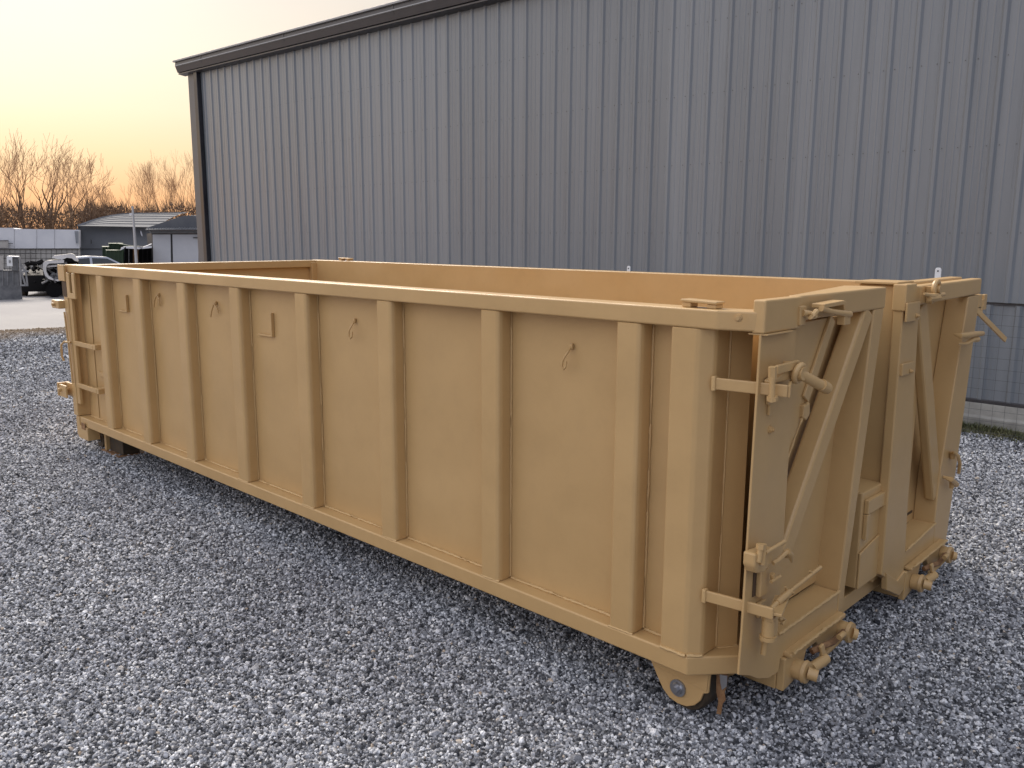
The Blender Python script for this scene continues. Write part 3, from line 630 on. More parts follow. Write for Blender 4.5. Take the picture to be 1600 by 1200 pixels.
rb = prism('tow_bracket', [(1.66, .190), (2.25, .200), (2.25, .14), (2.14, .09), (2.02, .10), (1.96, .17), (1.87, .17), (1.84, .10), (1.80, .07), (1.66, .04)], YZ, XF-.02, XF+.010, PAINT, P, .005)
box('bracket_side', -.02, XF-.021, 1.655, 1.670, .05, .185, PAINT, rb, .003)
shackle(1.76, .115, 2.19, .145, rb)
# ---- centre pillar, low rail and stepped box between the frames
pl_ = box('centre_pillar', -.02, .150, 1.385, 1.60, .20, 1.612, PAINT, P, .008)
box('pillar_cap', -.03, .165, 1.36, 1.56, 1.614, 1.626, PAINT, pl_, .003)
box('pillar_gap_shade', -.055, -.03, 1.05, 1.384, .20, 1.50, DARKIN, P, 0)  # dark sheet painting the shade deep in the centre gap
box('hook_box', -.029, .165, 1.14, 1.384, .25, .70, PAINT, P, .006)
hp = box('hook_tab', .166, .186, 1.165, 1.372, .60, .665, PAINT, P, .003); box('tab_leg', .166, .184, 1.165, 1.20, .48, .598, PAINT, hp, .003)
prism('step_plate', [(1.14, .25), (1.384, .25), (1.384, .46), (1.14, .42)], YZ, .166, .176, PAINT, P, .004)
bar('low_rail', (.10, .90, .165), (.10, 1.75, .165), (0, 0, 1), (1, 0, 0), .075, .05, PAINT, P, .005)
box('sill_plate', -.04, .074, .90, 1.75, .19, .20, RUST, P, .002)

# ---- nose hardware
def tubes(name, parent, *specs):
    bm = bmesh.new()
    for pts, r, n in specs: add_tube(bm, pts, r, n)
    return obj(name, bm, PAINT, parent, smooth=True)
def strap_arm(z, x1, y1, parent, name='hinge_strap'):
    s = bar(name, (.045, .035, z), (x1, y1, z-.004), (0, 0, 1), Vector((y1-.035, -(x1-.045), 0)), .042, .013, PAINT, parent, .004)
    box('strap_root', .034, .050, .022, .045, z-.026, z+.026, WELD, s, .004)
    return s
# upper hinge
uh = strap_arm(1.318, .285, .090, P)
bar('strap_return', (.287, .096, 1.312), (.235, .215, 1.312), (0, 0, 1), (1, .4, 0), .042, .010, PAINT, uh)
tubes('hinge_bolt', uh, ([nx(1207, 573, .25), nx(1207, 592, .25)], .014, 6), ([nx(1207, 590, .252), nx(1206, 628, .252)], .010, 10), ([nx(1207, 619, .25), nx(1207, 626, .25)], .019, 6))
bar('hinge_arm', nx(1213, 578, .245), nx(1247, 569, .245), (0, 0, 1), (1, 0, 0), .03, .014, PAINT, uh)
prism('hinge_block', [(.075, 1.345), (.20, 1.375), (.205, 1.40), (.23, 1.335), (.075, 1.335)], YZ, .205, .24, PAINT, uh, .004)
e = nx(1248, 583, .26)
tubes('eye_nut', uh, (arc(e, (0, 1, 0), (.25, 0, .97), .030, 0, 2*math.pi, 18), .011, 10), ([e+Vector((-.04, 0, 0)), e+Vector((.02, 0, 0))], .024, 14))
tubes('hinge_pin', uh, ([nx(1248, 583, .262), nx(1290, 606, .30)], .019, 14), ([nx(1283, 601, .295), nx(1292, 607, .30)], .022, 14))
prism('keeper_plate', [(.105, 1.255), (.118, 1.255), (.118, 1.215), (.16, 1.222), (.16, 1.305), (.105, 1.305)], YZ, XF+.001, XF+.012, PAINT, uh, .002)
bolt(uh, nx(1203, 671, XF), (1, 0, 0), .012, .010)
# mid latch on the outer post
ml = prism('lower_latch', [(.00, .71), (.02, .68), (.075, .668), (.13, .69), (.135, .745), (.0, .757)], YZ, XF+.001, XF+.048, PAINT, P, .008)
tubes('latch_bolt', ml, ([nx(1189, 850, .25), nx(1188, 858, .25)], .016, 6), ([nx(1188, 857, .25), nx(1185, 878, .25)], .011, 10), ([nx(1194, 850, .255), nx(1191, 882, .255)], .010, 8))
tubes('latch_lever', ml, ([nx(1196, 864, .26), nx(1226, 846, .27)], .0075, 10))
tubes('latch_hook', ml, ([nx(1208, 880, .255), nx(1216, 875, .26), nx(1230, 862, .265)], .008, 8), ([nx(1230, 862, .265), nx(1235, 866, .268), nx(1237, 878, .262)], [.012, .012, .004], 10))
tubes('keeper_pin', ml, ([nx(1207, 897, .24), nx(1208, 904, .24)], .010, 8), ([nx(1205, 909, .245), nx(1219, 900, .25)], .007, 8))
box('keeper_block', XF+.001, XF+.022, .105, .165, .555, .655, PAINT, ml, .005)
box('keeper_shadow_slot', XF+.0005, XF+.004, .085, .104, .56, .65, DARKIN, ml, 0)
# lower hinge and adjusting rod
lh = strap_arm(.533, .290, .075, P)
bar('strap_return', (.292, .080, .524), (.242, .235, .524), (0, 0, 1), (1, .35, 0), .012, .05, PAINT, lh)
c = nx(1201, 974, .255)
tubes('hinge_bolt', lh, ([c+Vector((0, 0, -.045)), c+Vector((0, 0, .015))], .024, 14), ([c+Vector((0, 0, .016)), c+Vector((0, 0, .03))], .027, 6), ([c+Vector((0, 0, -.060)), c+Vector((0, 0, -.046))], .030, 14))
box('keeper_block', XF+.001, XF+.016, .12, .17, .47, .53, PAINT, lh, .004)
tubes('adjusting_rod', lh, ([nx(1205, 951, .26), nx(1214, 942, .262)], .010, 10), ([nx(1214, 942, .262), nx(1233, 925, .265)], .013, 10), ([nx(1233, 925, .265), nx(1282, 886, .275)], .0075, 10))
tubes('rod_clip', lh, (arc(nx(1234, 925, .265), (0, .7, -.7), (1, 0, 0), .014, 0, 5.6, 10), .004, 6), ([nx(1227, 917, .26), nx(1235, 930, .262)], .004, 6), ([nx(1266, 892, .27), nx(1268, 896, .272)], .005, 6))
tubes('drop_pin', lh, ([nx(1196, 1000, .235), nx(1193, 1022, .232)], .012, 10), ([nx(1197, 998, .235), nx(1190, 1002, .232)], .006, 8))
tubes('strap_hook', lh, ([nx(1218, 969, .27), nx(1222, 965, .27), nx(1226, 968, .27), nx(1221, 975, .27)], .007, 8))
# top latch
tl = bar('top_latch', nx(1252, 478, XF+.012), nx(1251, 508, XF+.012), (0, 1, 0), (1, 0, 0), .045, .018, PAINT, P)
tubes('latch_stud', tl, ([nx(1254, 489, .22), nx(1270, 490, .24)], [.013, .009], 10), ([nx(1276, 486, .25), nx(1270, 493, .25), nx(1266, 495, .245), nx(1274, 494, .25)], .010, 8))
bar('latch_handle', nx(1278, 478, .24), nx(1310, 472, .24), (0, 0, 1), (1, 0, 0), .016, .05, PAINT, tl)
bar('latch_cheek', nx(1310, 471, .235), nx(1311, 486, .235), (0, 1, 0), (1, 0, 0), .022, .05, PAINT, tl)
bar('latch_recess_shade', nx(1288, 481, .203), nx(1304, 479, .203), (0, 0, 1), (1, 0, 0), .035, .004, DARKIN, tl, 0)  # flat dark bar painting the shade behind the latch
tubes('latch_lever', tl, ([nx(1283, 482, .255), nx(1300, 487, .265), nx(1328, 491, .275)], [.011, .010, .012], 10))
bar('lever_grip', nx(1319, 491, .262), nx(1318, 507, .262), (0, 1, 0), (1, 0, 0), .055, .03, PAINT, tl)
# right end stub of the left frame
tubes('stub_bolt', P, ([Vector((.10, 1.136, 1.56)), Vector((.10, 1.19, 1.56))], .010, 10), ([Vector((.10, 1.19, 1.56)), Vector((.10, 1.225, 1.56))], .017, 10))
# right frame fittings
s = bar('hinge_strap', (.15, 1.375, 1.235), (.212, 1.375, 1.235), (0, 0, 1), (0, 1, 0), .055, .012, PAINT, P)
bar('strap_return', (.206, 1.37, 1.235), (.206, 1.52, 1.232), (0, 0, 1), (1, 0, 0), .055, .010, PAINT, s); bolt(s, (.212, 1.47, 1.22), (1, 0, 0), .010, .008)
s = bar('hinge_strap', (.2165, 1.340, 1.495), (.2165, 1.50, 1.495), (0, 0, 1), (1, 0, 0), .085, .010, PAINT, P); bolt(s, (.222, 1.46, 1.475), (1, 0, 0), .010, .008)
rl = bar('top_latch', nx(1454, 447, .215), nx(1453, 474, .215), (0, 1, 0), (1, 0, 0), .03, .03, PAINT, P)
e = nx(1463, 452, .24)
tubes('latch_eye', rl, (arc(e, (0, 1, 0), (0, 0, 1), .035, 0, 2*math.pi, 16), .012, 8), ([e+Vector((-.02, 0, 0)), e+Vector((.02, 0, 0))], .018, 10))
tubes('latch_lever', rl, ([nx(1444, 459, .24), nx(1456, 463, .25), nx(1475, 460, .25)], [.006, .014, .009], 8), ([nx(1452, 467, .25), nx(1468, 465, .26)], .012, 8))
rh = box('corner_latch', .06, .19, 2.51, 2.57, 1.44, 1.52, PAINT, P, .006)
prism('latch_plate', [(2.495, 1.43), (2.66, 1.43), (2.66, 1.515), (2.61, 1.515), (2.61, 1.455), (2.495, 1.455)], YZ, .17, .19, PAINT, rh, .004)
tube('latch_rod', [(.18, 2.58, 1.49), (.18, 2.58, 1.40)], .014, PAINT, rh)
rod_a = nx(1522, 481, .18); rod_b = nx(1571, 531, .27)
bar('prop_bar', rod_a, rod_b, (0, .7, .7), (1, 0, 0), .034, .012, PAINT, P)
mh = tubes('side_hook', P, ([nx(1491, 522, .22), nx(1500, 525, .25), nx(1512, 524, .26), nx(1524, 522, .26), nx(1535, 521, .26)], [.006, .014, .016, .016, .013], 10))
tubes('hook_jaw', mh, ([nx(1497, 537, .24), nx(1510, 537, .26), nx(1520, 531, .26), nx(1527, 530, .26)], [.005, .010, .013, .016], 8), ([nx(1526, 528, .26), nx(1525, 534, .26)], .010, 8))
ring = tubes('side_ring', P, ([nx(1485, 708, .2), nx(1491, 707, .23), nx(1497, 712, .24), nx(1500, 724, .24), nx(1498, 739, .23)], .009, 8), ([nx(1488, 708, .21), nx(1488, 716, .21)], .014, 8))
tubes('lower_hook', P, ([nx(1474, 745, .2), nx(1486, 749, .24), nx(1494, 757, .24)], [.008, .014, .016], 8), ([nx(1487, 751, .23), nx(1487, 762, .23)], .012, 8))
# ---- near caster
CP = [(-.255, .2115), (-.215, .16), (-.175, .095), (-.155, .065), (-.125, .040), (-.085, .030), (-.045, .034), (-.012, .052), (.012, .080), (.024, .115), (.045, .125), (.05, .2115)]
cs = prism('caster_plate', CP, XZ, .085, .097, PAINT, P, .003)
prism('caster_plate_rib', [(-.19, .150), (.040, .132), (.045, .209), (-.235, .209)], XZ, .080, .0845, PAINT, cs, .002)
prism('caster_plate', CP, XZ, .27, .282, PAINT, P, .003)
wh = tube('caster_wheel', [(-.065, .10, .100), (-.065, .12, .102), (-.065, .245, .102), (-.065, .268, .100)], [.090, .099, .099, .090], RUBBER, P, 36)
bm = bmesh.new(); c = Vector((-.085, .0845, .098)); add_tube(bm, [c, c+Vector((0, -.007, 0))], .034, 24); add_tube(bm, [c+Vector((0, -.0072, 0)), c+Vector((0, -.013, 0))], [.024, .020], 20); obj('axle_washer', bm, STEEL, cs, smooth=True)
bm = bmesh.new(); add_tube(bm, [c+Vector((0, -.0132, 0)), c+Vector((0, -.026, 0))], .012, 6); obj('axle_nut', bm, STEEL, cs)
sc_r = prism('wheel_scraper', [(.052, .205), (.100, .206), (.098, .160), (.090, .130), (.096, .100), (.084, .080), (.080, .035), (.060, .030), (.066, .085), (.055, .120)], XZ, .125, .131, RUST, P, .002)
prism('scraper_strip', [(.070, .198), (.100, .204), (.100, .160), (.082, .140), (.074, .165)], XZ, .1205, .1248, STEEL, sc_r, 0)
# mirror caster on the far side
cp = cs.copy(); COL.objects.link(cp); cp.parent = P; cp.location = (0, 2.05, 0)
wp = wh.copy(); COL.objects.link(wp); wp.parent = P; wp.location = (0, 2.05, 0)

# ------------------------------------------------------------------ yard background (beyond the road)
n_h = Vector((ray(150, 380).x, ray(150, 380).y, 0)).normalized(); s_h = Vector((n_h.y, -n_h.x, 0))
def bgp(px, py, dist):
    """point on the upright plane 'dist' metres out across the yard"""
    d = ray(px, py); t = dist/(d.dot(n_h)); return CAM+d*t
def slab(name, pts, dist, depth, m, parent, bev=0):
    """outline (pixels) raised at its distance and extruded backwards"""
    bm = bmesh.new(); a = [bgp(x, y, dist) for x, y in pts]; f = [bm.verts.new(p) for p in a]; b = [bm.verts.new(p+n_h*depth) for p in a]
    bm.faces.new(f); bm.faces.new(b[::-1]); n = len(a)
    for i in range(n): bm.faces.new((f[i], b[i], b[(i+1) % n], f[(i+1) % n]))
    bmesh.ops.recalc_face_normals(bm, faces=bm.faces); bevel(bm, bev)
    return obj(name, bm, m, parent)
def gz(dist): return -(dist-14)*.018
GB = lambda dist: 600-FPX*((gz(dist)-1.5)*0)  # unused
def ground_px(px, dist):
    p = bgp(px, 400, dist); p.z = gz(dist)-.2; return p
def px_of(p):
    d = Vector(p)-CAM; z = d.dot(fwd); return 800+FPX*d.dot(rt)/z, 600-FPX*d.dot(up)/z
def wall_slab(name, x0, x1, ytop0, ytop1, dist, depth, m, parent):
    bm = bmesh.new(); zb = gz(dist)-.3
    t0, t1 = bgp(x0, ytop0, dist), bgp(x1, ytop1, dist); q = [Vector((t0.x, t0.y, zb)), Vector((t1.x, t1.y, zb)), t1, t0]
    f = [bm.verts.new(p) for p in q]; b = [bm.verts.new(p+n_h*depth) for p in q]
    bm.faces.new(f); bm.faces.new(b[::-1])
    for i in range(4): bm.faces.new((f[i], b[i], b[(i+1) % 4], f[(i+1) % 4]))
    return obj(name, bm, m, parent)
# long white building: block wall below, white sheet above
wb = thing('long_white_building', 'long low building with white sheeted upper wall over grey blocks at far left', 'building')
DW = 58
wall_slab('block_base', -70, 123, 388.5, 388, DW, 6, BLOCK, wb)
slab('upper_sheet', [(-70, 355.5), (20, 356), (24, 357.5), (124, 359), (124, 388.0), (-70, 388.4)], DW-.15, 6, WHITE, wb)
slab('dark_flashing', [(-70, 388.45), (124, 388.05), (124, 389.4), (-70, 389.8)], DW-.1, .3, JOINT, wb)  # dark strip along the lower edge of the white sheet
for k, (y0, y1) in enumerate(((395.5, 396), (403, 403.5), (411, 411.5), (419, 419.5), (427, 427.5))):
    slab('block_joint', [(-70, y0+1), (123, y0), (123, y1), (-70, y1+1)], DW-.02, .1, JOINT, wb)
for k in range(24):
    x = -66+k*8.1
    slab('block_joint', [(x, 390), (x+.45, 390), (x+.45, 430), (x, 430)], DW-.025, .1, JOINT, wb)
slab('wall_vent', [(116.5, 361), (121.5, 361), (121.5, 380), (118.5, 380)], DW-.35, .2, SHED, wb)
slab('sign_board', [(-40, 376), (13, 376), (13, 387), (-40, 387)], DW-.35, .15, BLOCK, wb)
slab('conduit', [(-70, 375.2), (13, 375.2), (13, 375.9), (-70, 375.9)], DW-.4, .1, JOINT, wb)
slab('conduit', [(13, 380), (20, 380), (20, 381), (13, 381)], DW-.4, .1, JOINT, wb)
slab('conduit', [(-70, 396), (58, 395), (58, 396.6), (-70, 397.6)], DW-.4, .1, JOINT, wb)
for x in (22, 57, 85): slab('sheet_seam', [(x, 358), (x+.3, 358), (x+.3, 388), (x, 388)], DW-.17, .02, GREYMET, wb)
# grey shed with rounded roof
sh = thing('grey_shed', 'grey metal shed with low rounded grey roof behind the green containers', 'building')
DS = 64
wall_slab('shed_wall', 122.5, 247, 353, 354.5, DS, 14, SHED, sh)
rp = [(121, 352.6), (128, 350), (140, 345), (155, 340), (170, 336.5), (186, 334), (200, 333), (240, 332.5), (285, 331.6), (300, 334.5), (312, 338), (330, 345), (330, 356), (121, 353.4)]
def shed_roof():
    # eave line in front, ridge set back: sheets run up the slope
    bm = bmesh.new()
    e0, e1 = bgp(121, 352.8, DS-.6), bgp(243, 355.2, DS-.6)
    n = 26; prof = []
    eave_l = [(121+(243-121)*i/n, 352.8+2.4*i/n) for i in range(n+1)]
    top_l = [np.interp(121+(285-121)*(i/n)**1.0, [121, 140, 155, 170, 186, 200, 240, 285], [352.2, 345, 340, 336.5, 334, 333, 332.5, 331.6]) for i in range(n+1)]
    for i in range(n):
        for j in (0, 1): pass
    grid = []
    for i in range(n+1):
        x0, y0 = eave_l[i]; x1, y1 = 121+(300-121)*i/n, top_l[i]
        col = []
        for k in range(9):
            f = k/8; g_ = math.sin(f*math.pi/2)
            col.append(bm.verts.new(bgp(x0+(x1-x0)*f, y0+(y1-y0)*g_, DS-.6+10*f)))
        grid.append(col)
    for i in range(n):
        for k in range(8): bm.faces.new((grid[i][k], grid[i+1][k], grid[i+1][k+1], grid[i][k+1]))
    o = obj('roof', bm, SHEDROOF, sh, smooth=True)
    for k in range(1, 8):
        bm = bmesh.new(); f = k/8
        pts = []
        for i in range(n+1):
            x0, y0 = eave_l[i]; x1, y1 = 121+(300-121)*i/n, top_l[i]
            pts.append(bgp(x0+(x1-x0)*f, y0+(y1-y0)*math.sin(f*math.pi/2)-.25, DS-.62+10*f))
        add_tube(bm, pts, .03, 4); obj('roof_seam', bm, SHEDROOF, sh)
shed_roof()
slab('gutter', [(121, 352.6), (246, 355), (246, 356.2), (121, 353.9)], DS-.75, .2, TRIM_DARK, sh)
slab('corner_trim', [(121.8, 353), (123.2, 353), (123.8, 418), (122.4, 418)], DS-.2, .3, TRIM_DARK, sh)
for k in range(30):
    x = 126+k*4.05; slab('wall_rib', [(x, 355.5), (x+.5, 355.5), (x+.7, 418), (x+.2, 418)], DS-.06, .05, SHED, sh)
slab('wall_band', [(124, 388.5), (160, 388.5), (160, 389.2), (124, 389.2)], DS-.1, .05, TRIM_DARK, sh)
slab('wall_lamp', [(141.8, 374), (143, 374.5), (143.2, 380.5), (142, 381)], DS-.4, .2, TRIM_DARK, sh)
slab('wall_fan', [(219, 360), (220.6, 361), (222.5, 366), (222.6, 369.5), (221, 368), (219.4, 364)], DS-.4, .2, WHITE, sh)
# smaller shed with white doors, nearer
sd2 = thing('white_door_shed', 'small shed with two tall pale sliding doors beside the big building corner', 'building')
D2 = 50
slab('roof', [(229, 356), (262, 345), (280, 339), (292, 336.5), (330, 339), (360, 344), (360, 359), (231, 359)], D2+.2, .4, SHEDROOF, sd2)
def roof2():
    bm = bmesh.new(); n = 12; e = [(228+(360-228)*i/n, 359.0) for i in range(n+1)]; t = [(246+(390-246)*i/n, np.interp(246+(390-246)*i/n, [246, 262, 285, 300, 390], [351.5, 345.5, 338.5, 336.5, 338])) for i in range(n+1)]
    g0 = [bm.verts.new(bgp(*p, D2-.5)) for p in e]; g1 = [bm.verts.new(bgp(*p, D2+5)) for p in t]
    for i in range(n): bm.faces.new((g0[i], g0[i+1], g1[i+1], g1[i]))
    obj('roof_sheet', bm, SHEDROOF, sd2)
    for i in range(0, 33):
        f = i/32; a = bgp(228+132*f, 358.7, D2-.52); x1 = 246+144*f; b = bgp(x1, float(np.interp(x1, [246, 262, 285, 300, 390], [351.5, 345.5, 338.5, 336.5, 338]))-.15, D2+4.98)
        bm = bmesh.new(); add_tube(bm, [a, b], .03, 4); obj('roof_seam', bm, GREYMET, sd2)
roof2()
slab('gutter', [(229, 358.6), (350, 358.6), (350, 360.2), (230, 360.2)], D2-.6, .2, TRIM_DARK, sd2)
slab('fascia', [(233, 360.3), (350, 360.3), (350, 364.6), (235, 364.6)], D2-.1, .3, GREYMET, sd2)
for k in range(34): slab('fascia_rib', [(235+k*3, 360.6), (236+k*3, 360.6), (236+k*3, 364.4), (235+k*3, 364.4)], D2-.16, .05, SHED, sd2)
wall_slab('shed_wall', 237, 350, 364.7, 364.7, D2, 5, TRIM_DARK, sd2)
for x0, x1 in ((238.5, 266.4), (269.4, 309.5)): slab('sliding_door', [(x0, 366.3), (x1, 366.3), (x1+1, 428), (x0+1.6, 428)], D2-.12, .1, DOORW, sd2)
slab('door_track', [(302, 370.6), (312, 370.6), (312, 372.2), (302, 372.2)], D2-.2, .06, TRIM_DARK, sd2)
# green stacked containers
def stack(name, label, x0, x1, y0, dist, depth, extra=None):
    t = thing(name, label, 'container')
    zb = gz(dist); top0 = bgp(x0, y0, dist); top1 = bgp(x1, y0, dist)
    wall_slab('body', x0, x1, y0+1.2, y0+1.2, dist, depth, GREEN, t)
    slab('rim', [(x0-.4, y0), (x1+.4, y0), (x1+.4, y0+1.2), (x0-.4, y0+1.2)], dist-.06, depth+.1, GREEN, t)
    nrib = max(2, int((x1-x0)/6))
    for k in range(nrib+1):
        x = x0+(x1-x0-.9)*k/nrib; slab('rib', [(x, y0+1.3), (x+.9, y0+1.3), (x+.9, 426), (x, 426)], dist-.1, .1, GREEN, t)
    return t
stack('green_container', 'tall dark green steel container, highest of the group by the grey shed', 170.5, 193, 380.4, 52, 3.5)
stack('green_container', 'narrow dark green container, leftmost by the grey shed wall', 160, 170, 385.6, 51, 3)
stack('green_container', 'low dark green container in front of the tall green one', 166, 192, 391, 48.5, 1.6)
# open rack with dark interior and white sheets
rk = thing('storage_rack', 'dark open storage rack topped with crumpled white sheets', 'rack')
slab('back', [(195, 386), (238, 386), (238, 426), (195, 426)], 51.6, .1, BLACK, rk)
for x in (194, 201, 208, 215, 223, 230, 236): slab('post', [(x, 386), (x+.8, 386), (x+.8, 426), (x, 426)], 49.2, .1, RUST if x in (208, 215) else GREYMET if x == 201 else BLACK, rk)
slab('beam', [(190, 384.6), (238, 385.6), (238, 387), (190, 386)], 49.1, 2.4, BLACK, rk)
slab('roof_sheet', [(184, 380.4), (212, 385.2), (212, 386), (184, 381.6)], 49, 2.6, GREEN, rk)
wsht = thing('white_tarp', 'crumpled white sheet lying on top of the dark rack', 'tarp')
slab('tarp_fold', [(188, 391), (190, 386.6), (196, 385), (193, 389)], 48.4, .3, WHITE, wsht)
slab('tarp_fold', [(196.5, 384.9), (214, 385.6), (224, 387), (217, 389.4), (206, 388.6), (197, 388)], 48.3, .5, WHITE, wsht)
slab('tarp_fold', [(214.1, 383.5), (224, 386.0), (237, 380.6), (237, 382.2), (230, 384.6), (237, 384.5), (237, 387.4), (222, 388.8), (224, 386.8)], 48.2, .4, WHITE, wsht)
# light pole
lp = thing('light_pole', 'thin grey light pole standing in front of the grey shed', 'pole')
a = bgp(214.2, 425, 46); a.z = gz(46); b = bgp(207.0, 322, 46)
bm = bmesh.new(); add_tube(bm, [a, a.lerp(b, .5), b], [.085, .065, .05], 10); obj('mast', bm, POLE, lp, smooth=True)
slab('lamp_head', [(202.5, 333), (206.5, 332.6), (206.5, 335.8), (203, 336.6)], 46, .3, WHITE, lp)
bm = bmesh.new(); add_tube(bm, [bgp(205, 334, 46.1), bgp(208, 333.5, 46.1)], .03, 6); obj('lamp_arm', bm, POLE, lp)

# grey scrap cage with white notice
cg = thing('scrap_cage', 'grey ribbed sheet metal enclosure with a white notice at far left', 'enclosure')
DC = 33
CAGE = noisy('dull_sheet_metal', (.10, .105, .115), (.20, .20, .205), 6, (.5, .7))
wall_slab('sheet_wall', -30, 30.5, 422, 422, DC, .1, CAGE, cg)
slab('upper_mesh_panel', [(-30, 400), (5, 400), (5, 421.8), (-30, 421.8)], DC, .06, BLOCK, cg)
slab('cabinet', [(18.4, 402), (28.5, 403), (28.5, 423), (18.4, 422)], DC-.1, .5, CAGE, cg)
slab('notice', [(10.2, 401.6), (19, 401.6), (19.6, 416), (11, 415.6)], DC-.22, .03, TAG, cg)
slab('notice_symbol', [(13.6, 407), (15.5, 405.6), (17, 408), (16.2, 411), (13.8, 410.6)], DC-.235, .01, GREYMET, cg)
slab('cabinet_lid', [(11, 400.2), (28.6, 400.8), (28.6, 402), (11, 401.4)], DC-.2, .7, WHITE, cg)
for k in range(8): slab('sheet_rib', [(-28+k*8, 422), (-27.2+k*8, 422), (-27.2+k*8, 446), (-28+k*8, 446)], DC-.03, .03, GREYMET, cg)
slab('top_rail', [(-30, 421.4), (31, 422.4), (31, 423.2), (-30, 422.2)], DC-.04, .14, GREYMET, cg)
slab('latch', [(29.4, 406.5), (32, 406.5), (32, 411.5), (29.4, 411.5)], DC-.1, .1, BLACK, cg)
for seg in (((31, 402), (33, 447)), ((33, 424), (40, 446)), ((33, 412), (39, 424)), ((32, 424), (45, 424)), ((40, 420), (43, 447)), ((33, 446), (44, 446))):
    bm = bmesh.new(); add_tube(bm, [bgp(*seg[0], DC-.2), bgp(*seg[1], DC-.2)], .03, 6); obj('frame_tube', bm, GREYMET, cg)

# ---- cars across the road
def car(name, label, px, dist, head, body_m, L_=4.4, W_=1.75, H_=1.42, wreck=None):
    t = thing(name, label, 'car')
    base = bgp(px, 430, dist); base.z = gz(dist)
    ch, shh = math.cos(head), math.sin(head); ax = s_h*ch+n_h*shh; ay = -s_h*shh+n_h*ch
    def T(l, a, z): return base+ax*l+ay*a+Vector((0, 0, z))
    # body: cross-sections along the length
    top = [(-2.2, .55, .62), (-2.12, .80, .82), (-1.4, .88, .95), (-1.0, .92, .98), (.9, .94, .96), (1.5, .86, .86), (2.05, .74, .70), (2.2, .55, .50)]
    k = L_/4.4; bm = bmesh.new(); rings = []
    for l, hh, wf in top:
        wv = W_/2*min(1, wf+.06); z1 = hh*H_/1.42
        rings.append([bm.verts.new(T(l*k, a, z)) for a, z in ((-wv*.93, .22), (-wv, .40), (-wv*.99, z1*.80), (-wv*.90, z1), (wv*.90, z1), (wv*.99, z1*.80), (wv, .40), (wv*.93, .22))])
    for a, b in zip(rings, rings[1:]):
        for i in range(8): bm.faces.new((a[i], a[(i+1) % 8], b[(i+1) % 8], b[i]))
    bm.faces.new(rings[0]); bm.faces.new(rings[-1][::-1])
    obj('body', bm, body_m, t, smooth=True)
    if wreck != 'black':
        bm = bmesh.new(); rings = []
        for l, hh, wf in ((-1.75, .93, .86), (-1.05, 1.36, .72), (-.3, 1.42, .70), (.35, 1.38, .70), (1.15, .93, .84)):
            wv = W_/2*wf; rings.append([bm.verts.new(T(l*k, a, z)) for a, z in ((-W_/2*.88, .90), (-wv, hh*H_/1.42), (wv, hh*H_/1.42), (W_/2*.88, .90))])
        for a, b in zip(rings, rings[1:]):
            for i in range(3): bm.faces.new((a[i], a[i+1], b[i+1], b[i]))
        obj('cabin', bm, body_m, t, smooth=False)
        # glass panes just proud of the cabin
        def pane(pts, nm='window'):
            bm = bmesh.new(); c = sum((Vector(p) for p in pts), Vector())/len(pts)
            ctr = T(-.2*k, 0, 1.1); v = []
            for p in pts:
                v.append(bm.verts.new(Vector(p)+(c-ctr).normalized()*.015))
            bm.faces.new(v); obj(nm, bm, GLASS if wreck is None else BLACK, t)
        for s in (-1, 1):
            q = W_/2
            pane([T(-.95*k, s*q*.855, .97), T(-.95*k, s*q*.75, 1.31), T(-.33*k, s*q*.73, 1.35), T(-.33*k, s*q*.86, .97)])
            pane([T(-.25*k, s*q*.86, .97), T(-.25*k, s*q*.73, 1.35), T(.32*k, s*q*.73, 1.32), T(.95*k, s*q*.87, .97)])
        pane([T(.45*k, -W_/2*.66, 1.32), T(.45*k, W_/2*.66, 1.32), T(1.08*k, W_/2*.78, .97), T(1.08*k, -W_/2*.78, .97)], 'windscreen')
        pane([T(-1.13*k, -W_/2*.66, 1.30), T(-1.13*k, W_/2*.66, 1.30), T(-1.68*k, W_/2*.78, .97), T(-1.68*k, -W_/2*.78, .97)], 'rear_window')
    for l in (-1.35, 1.35):
        for s in (-1, 1):
            bm = bmesh.new(); add_tube(bm, [T(l*k, s*(W_/2-.2), .31), T(l*k, s*(W_/2+.01), .31)], .31, 18); wv_ = obj('wheel', bm, RUBBER, t, smooth=True)
            bm = bmesh.new(); add_tube(bm, [T(l*k, s*(W_/2+.011), .31), T(l*k, s*(W_/2+.02), .31)], .19, 14); obj('rim', bm, GREYMET, wv_)
    return t, T
c1, T = car('silver_car', 'silver car whose pale roof shows just above the container rail', 152, 40, .15, CARSILVER)
c2, T = car('wrecked_car', 'black stripped car wreck without bonnet beside the grey cage', 84, 37, 1.42, BLACK, wreck='black')
bm = bmesh.new(); rr = random.Random(4)
for i in range(46):
    a = T(rr.uniform(-2.3, .4), rr.uniform(-.8, .8), rr.uniform(.35, .95)); b = a+Vector((rr.uniform(-.35, .35), rr.uniform(-.35, .35), rr.uniform(-.15, .35)))
    add_tube(bm, [a, a.lerp(b, .5)+Vector((0, 0, rr.uniform(-.06, .06))), b], rr.uniform(.02, .07), 5)
o = obj('engine_parts', bm, BLACK, c2); o['kind'] = 'stuff'
slab('bent_fender', [(33, 424), (38, 417), (44, 409), (43, 414), (38, 421), (40, 426), (36, 428)], 34, .25, CARWHITE, c2)
for (x0, y0, x1, y1) in ((40, 414, 47, 411), (47, 411, 58, 412), (58, 412, 68, 408)):
    bm = bmesh.new(); add_tube(bm, [bgp(x0, y0, 34), bgp(x1, y1, 34)], .09, 6); obj('crash_bar', bm, BLACK, c2)
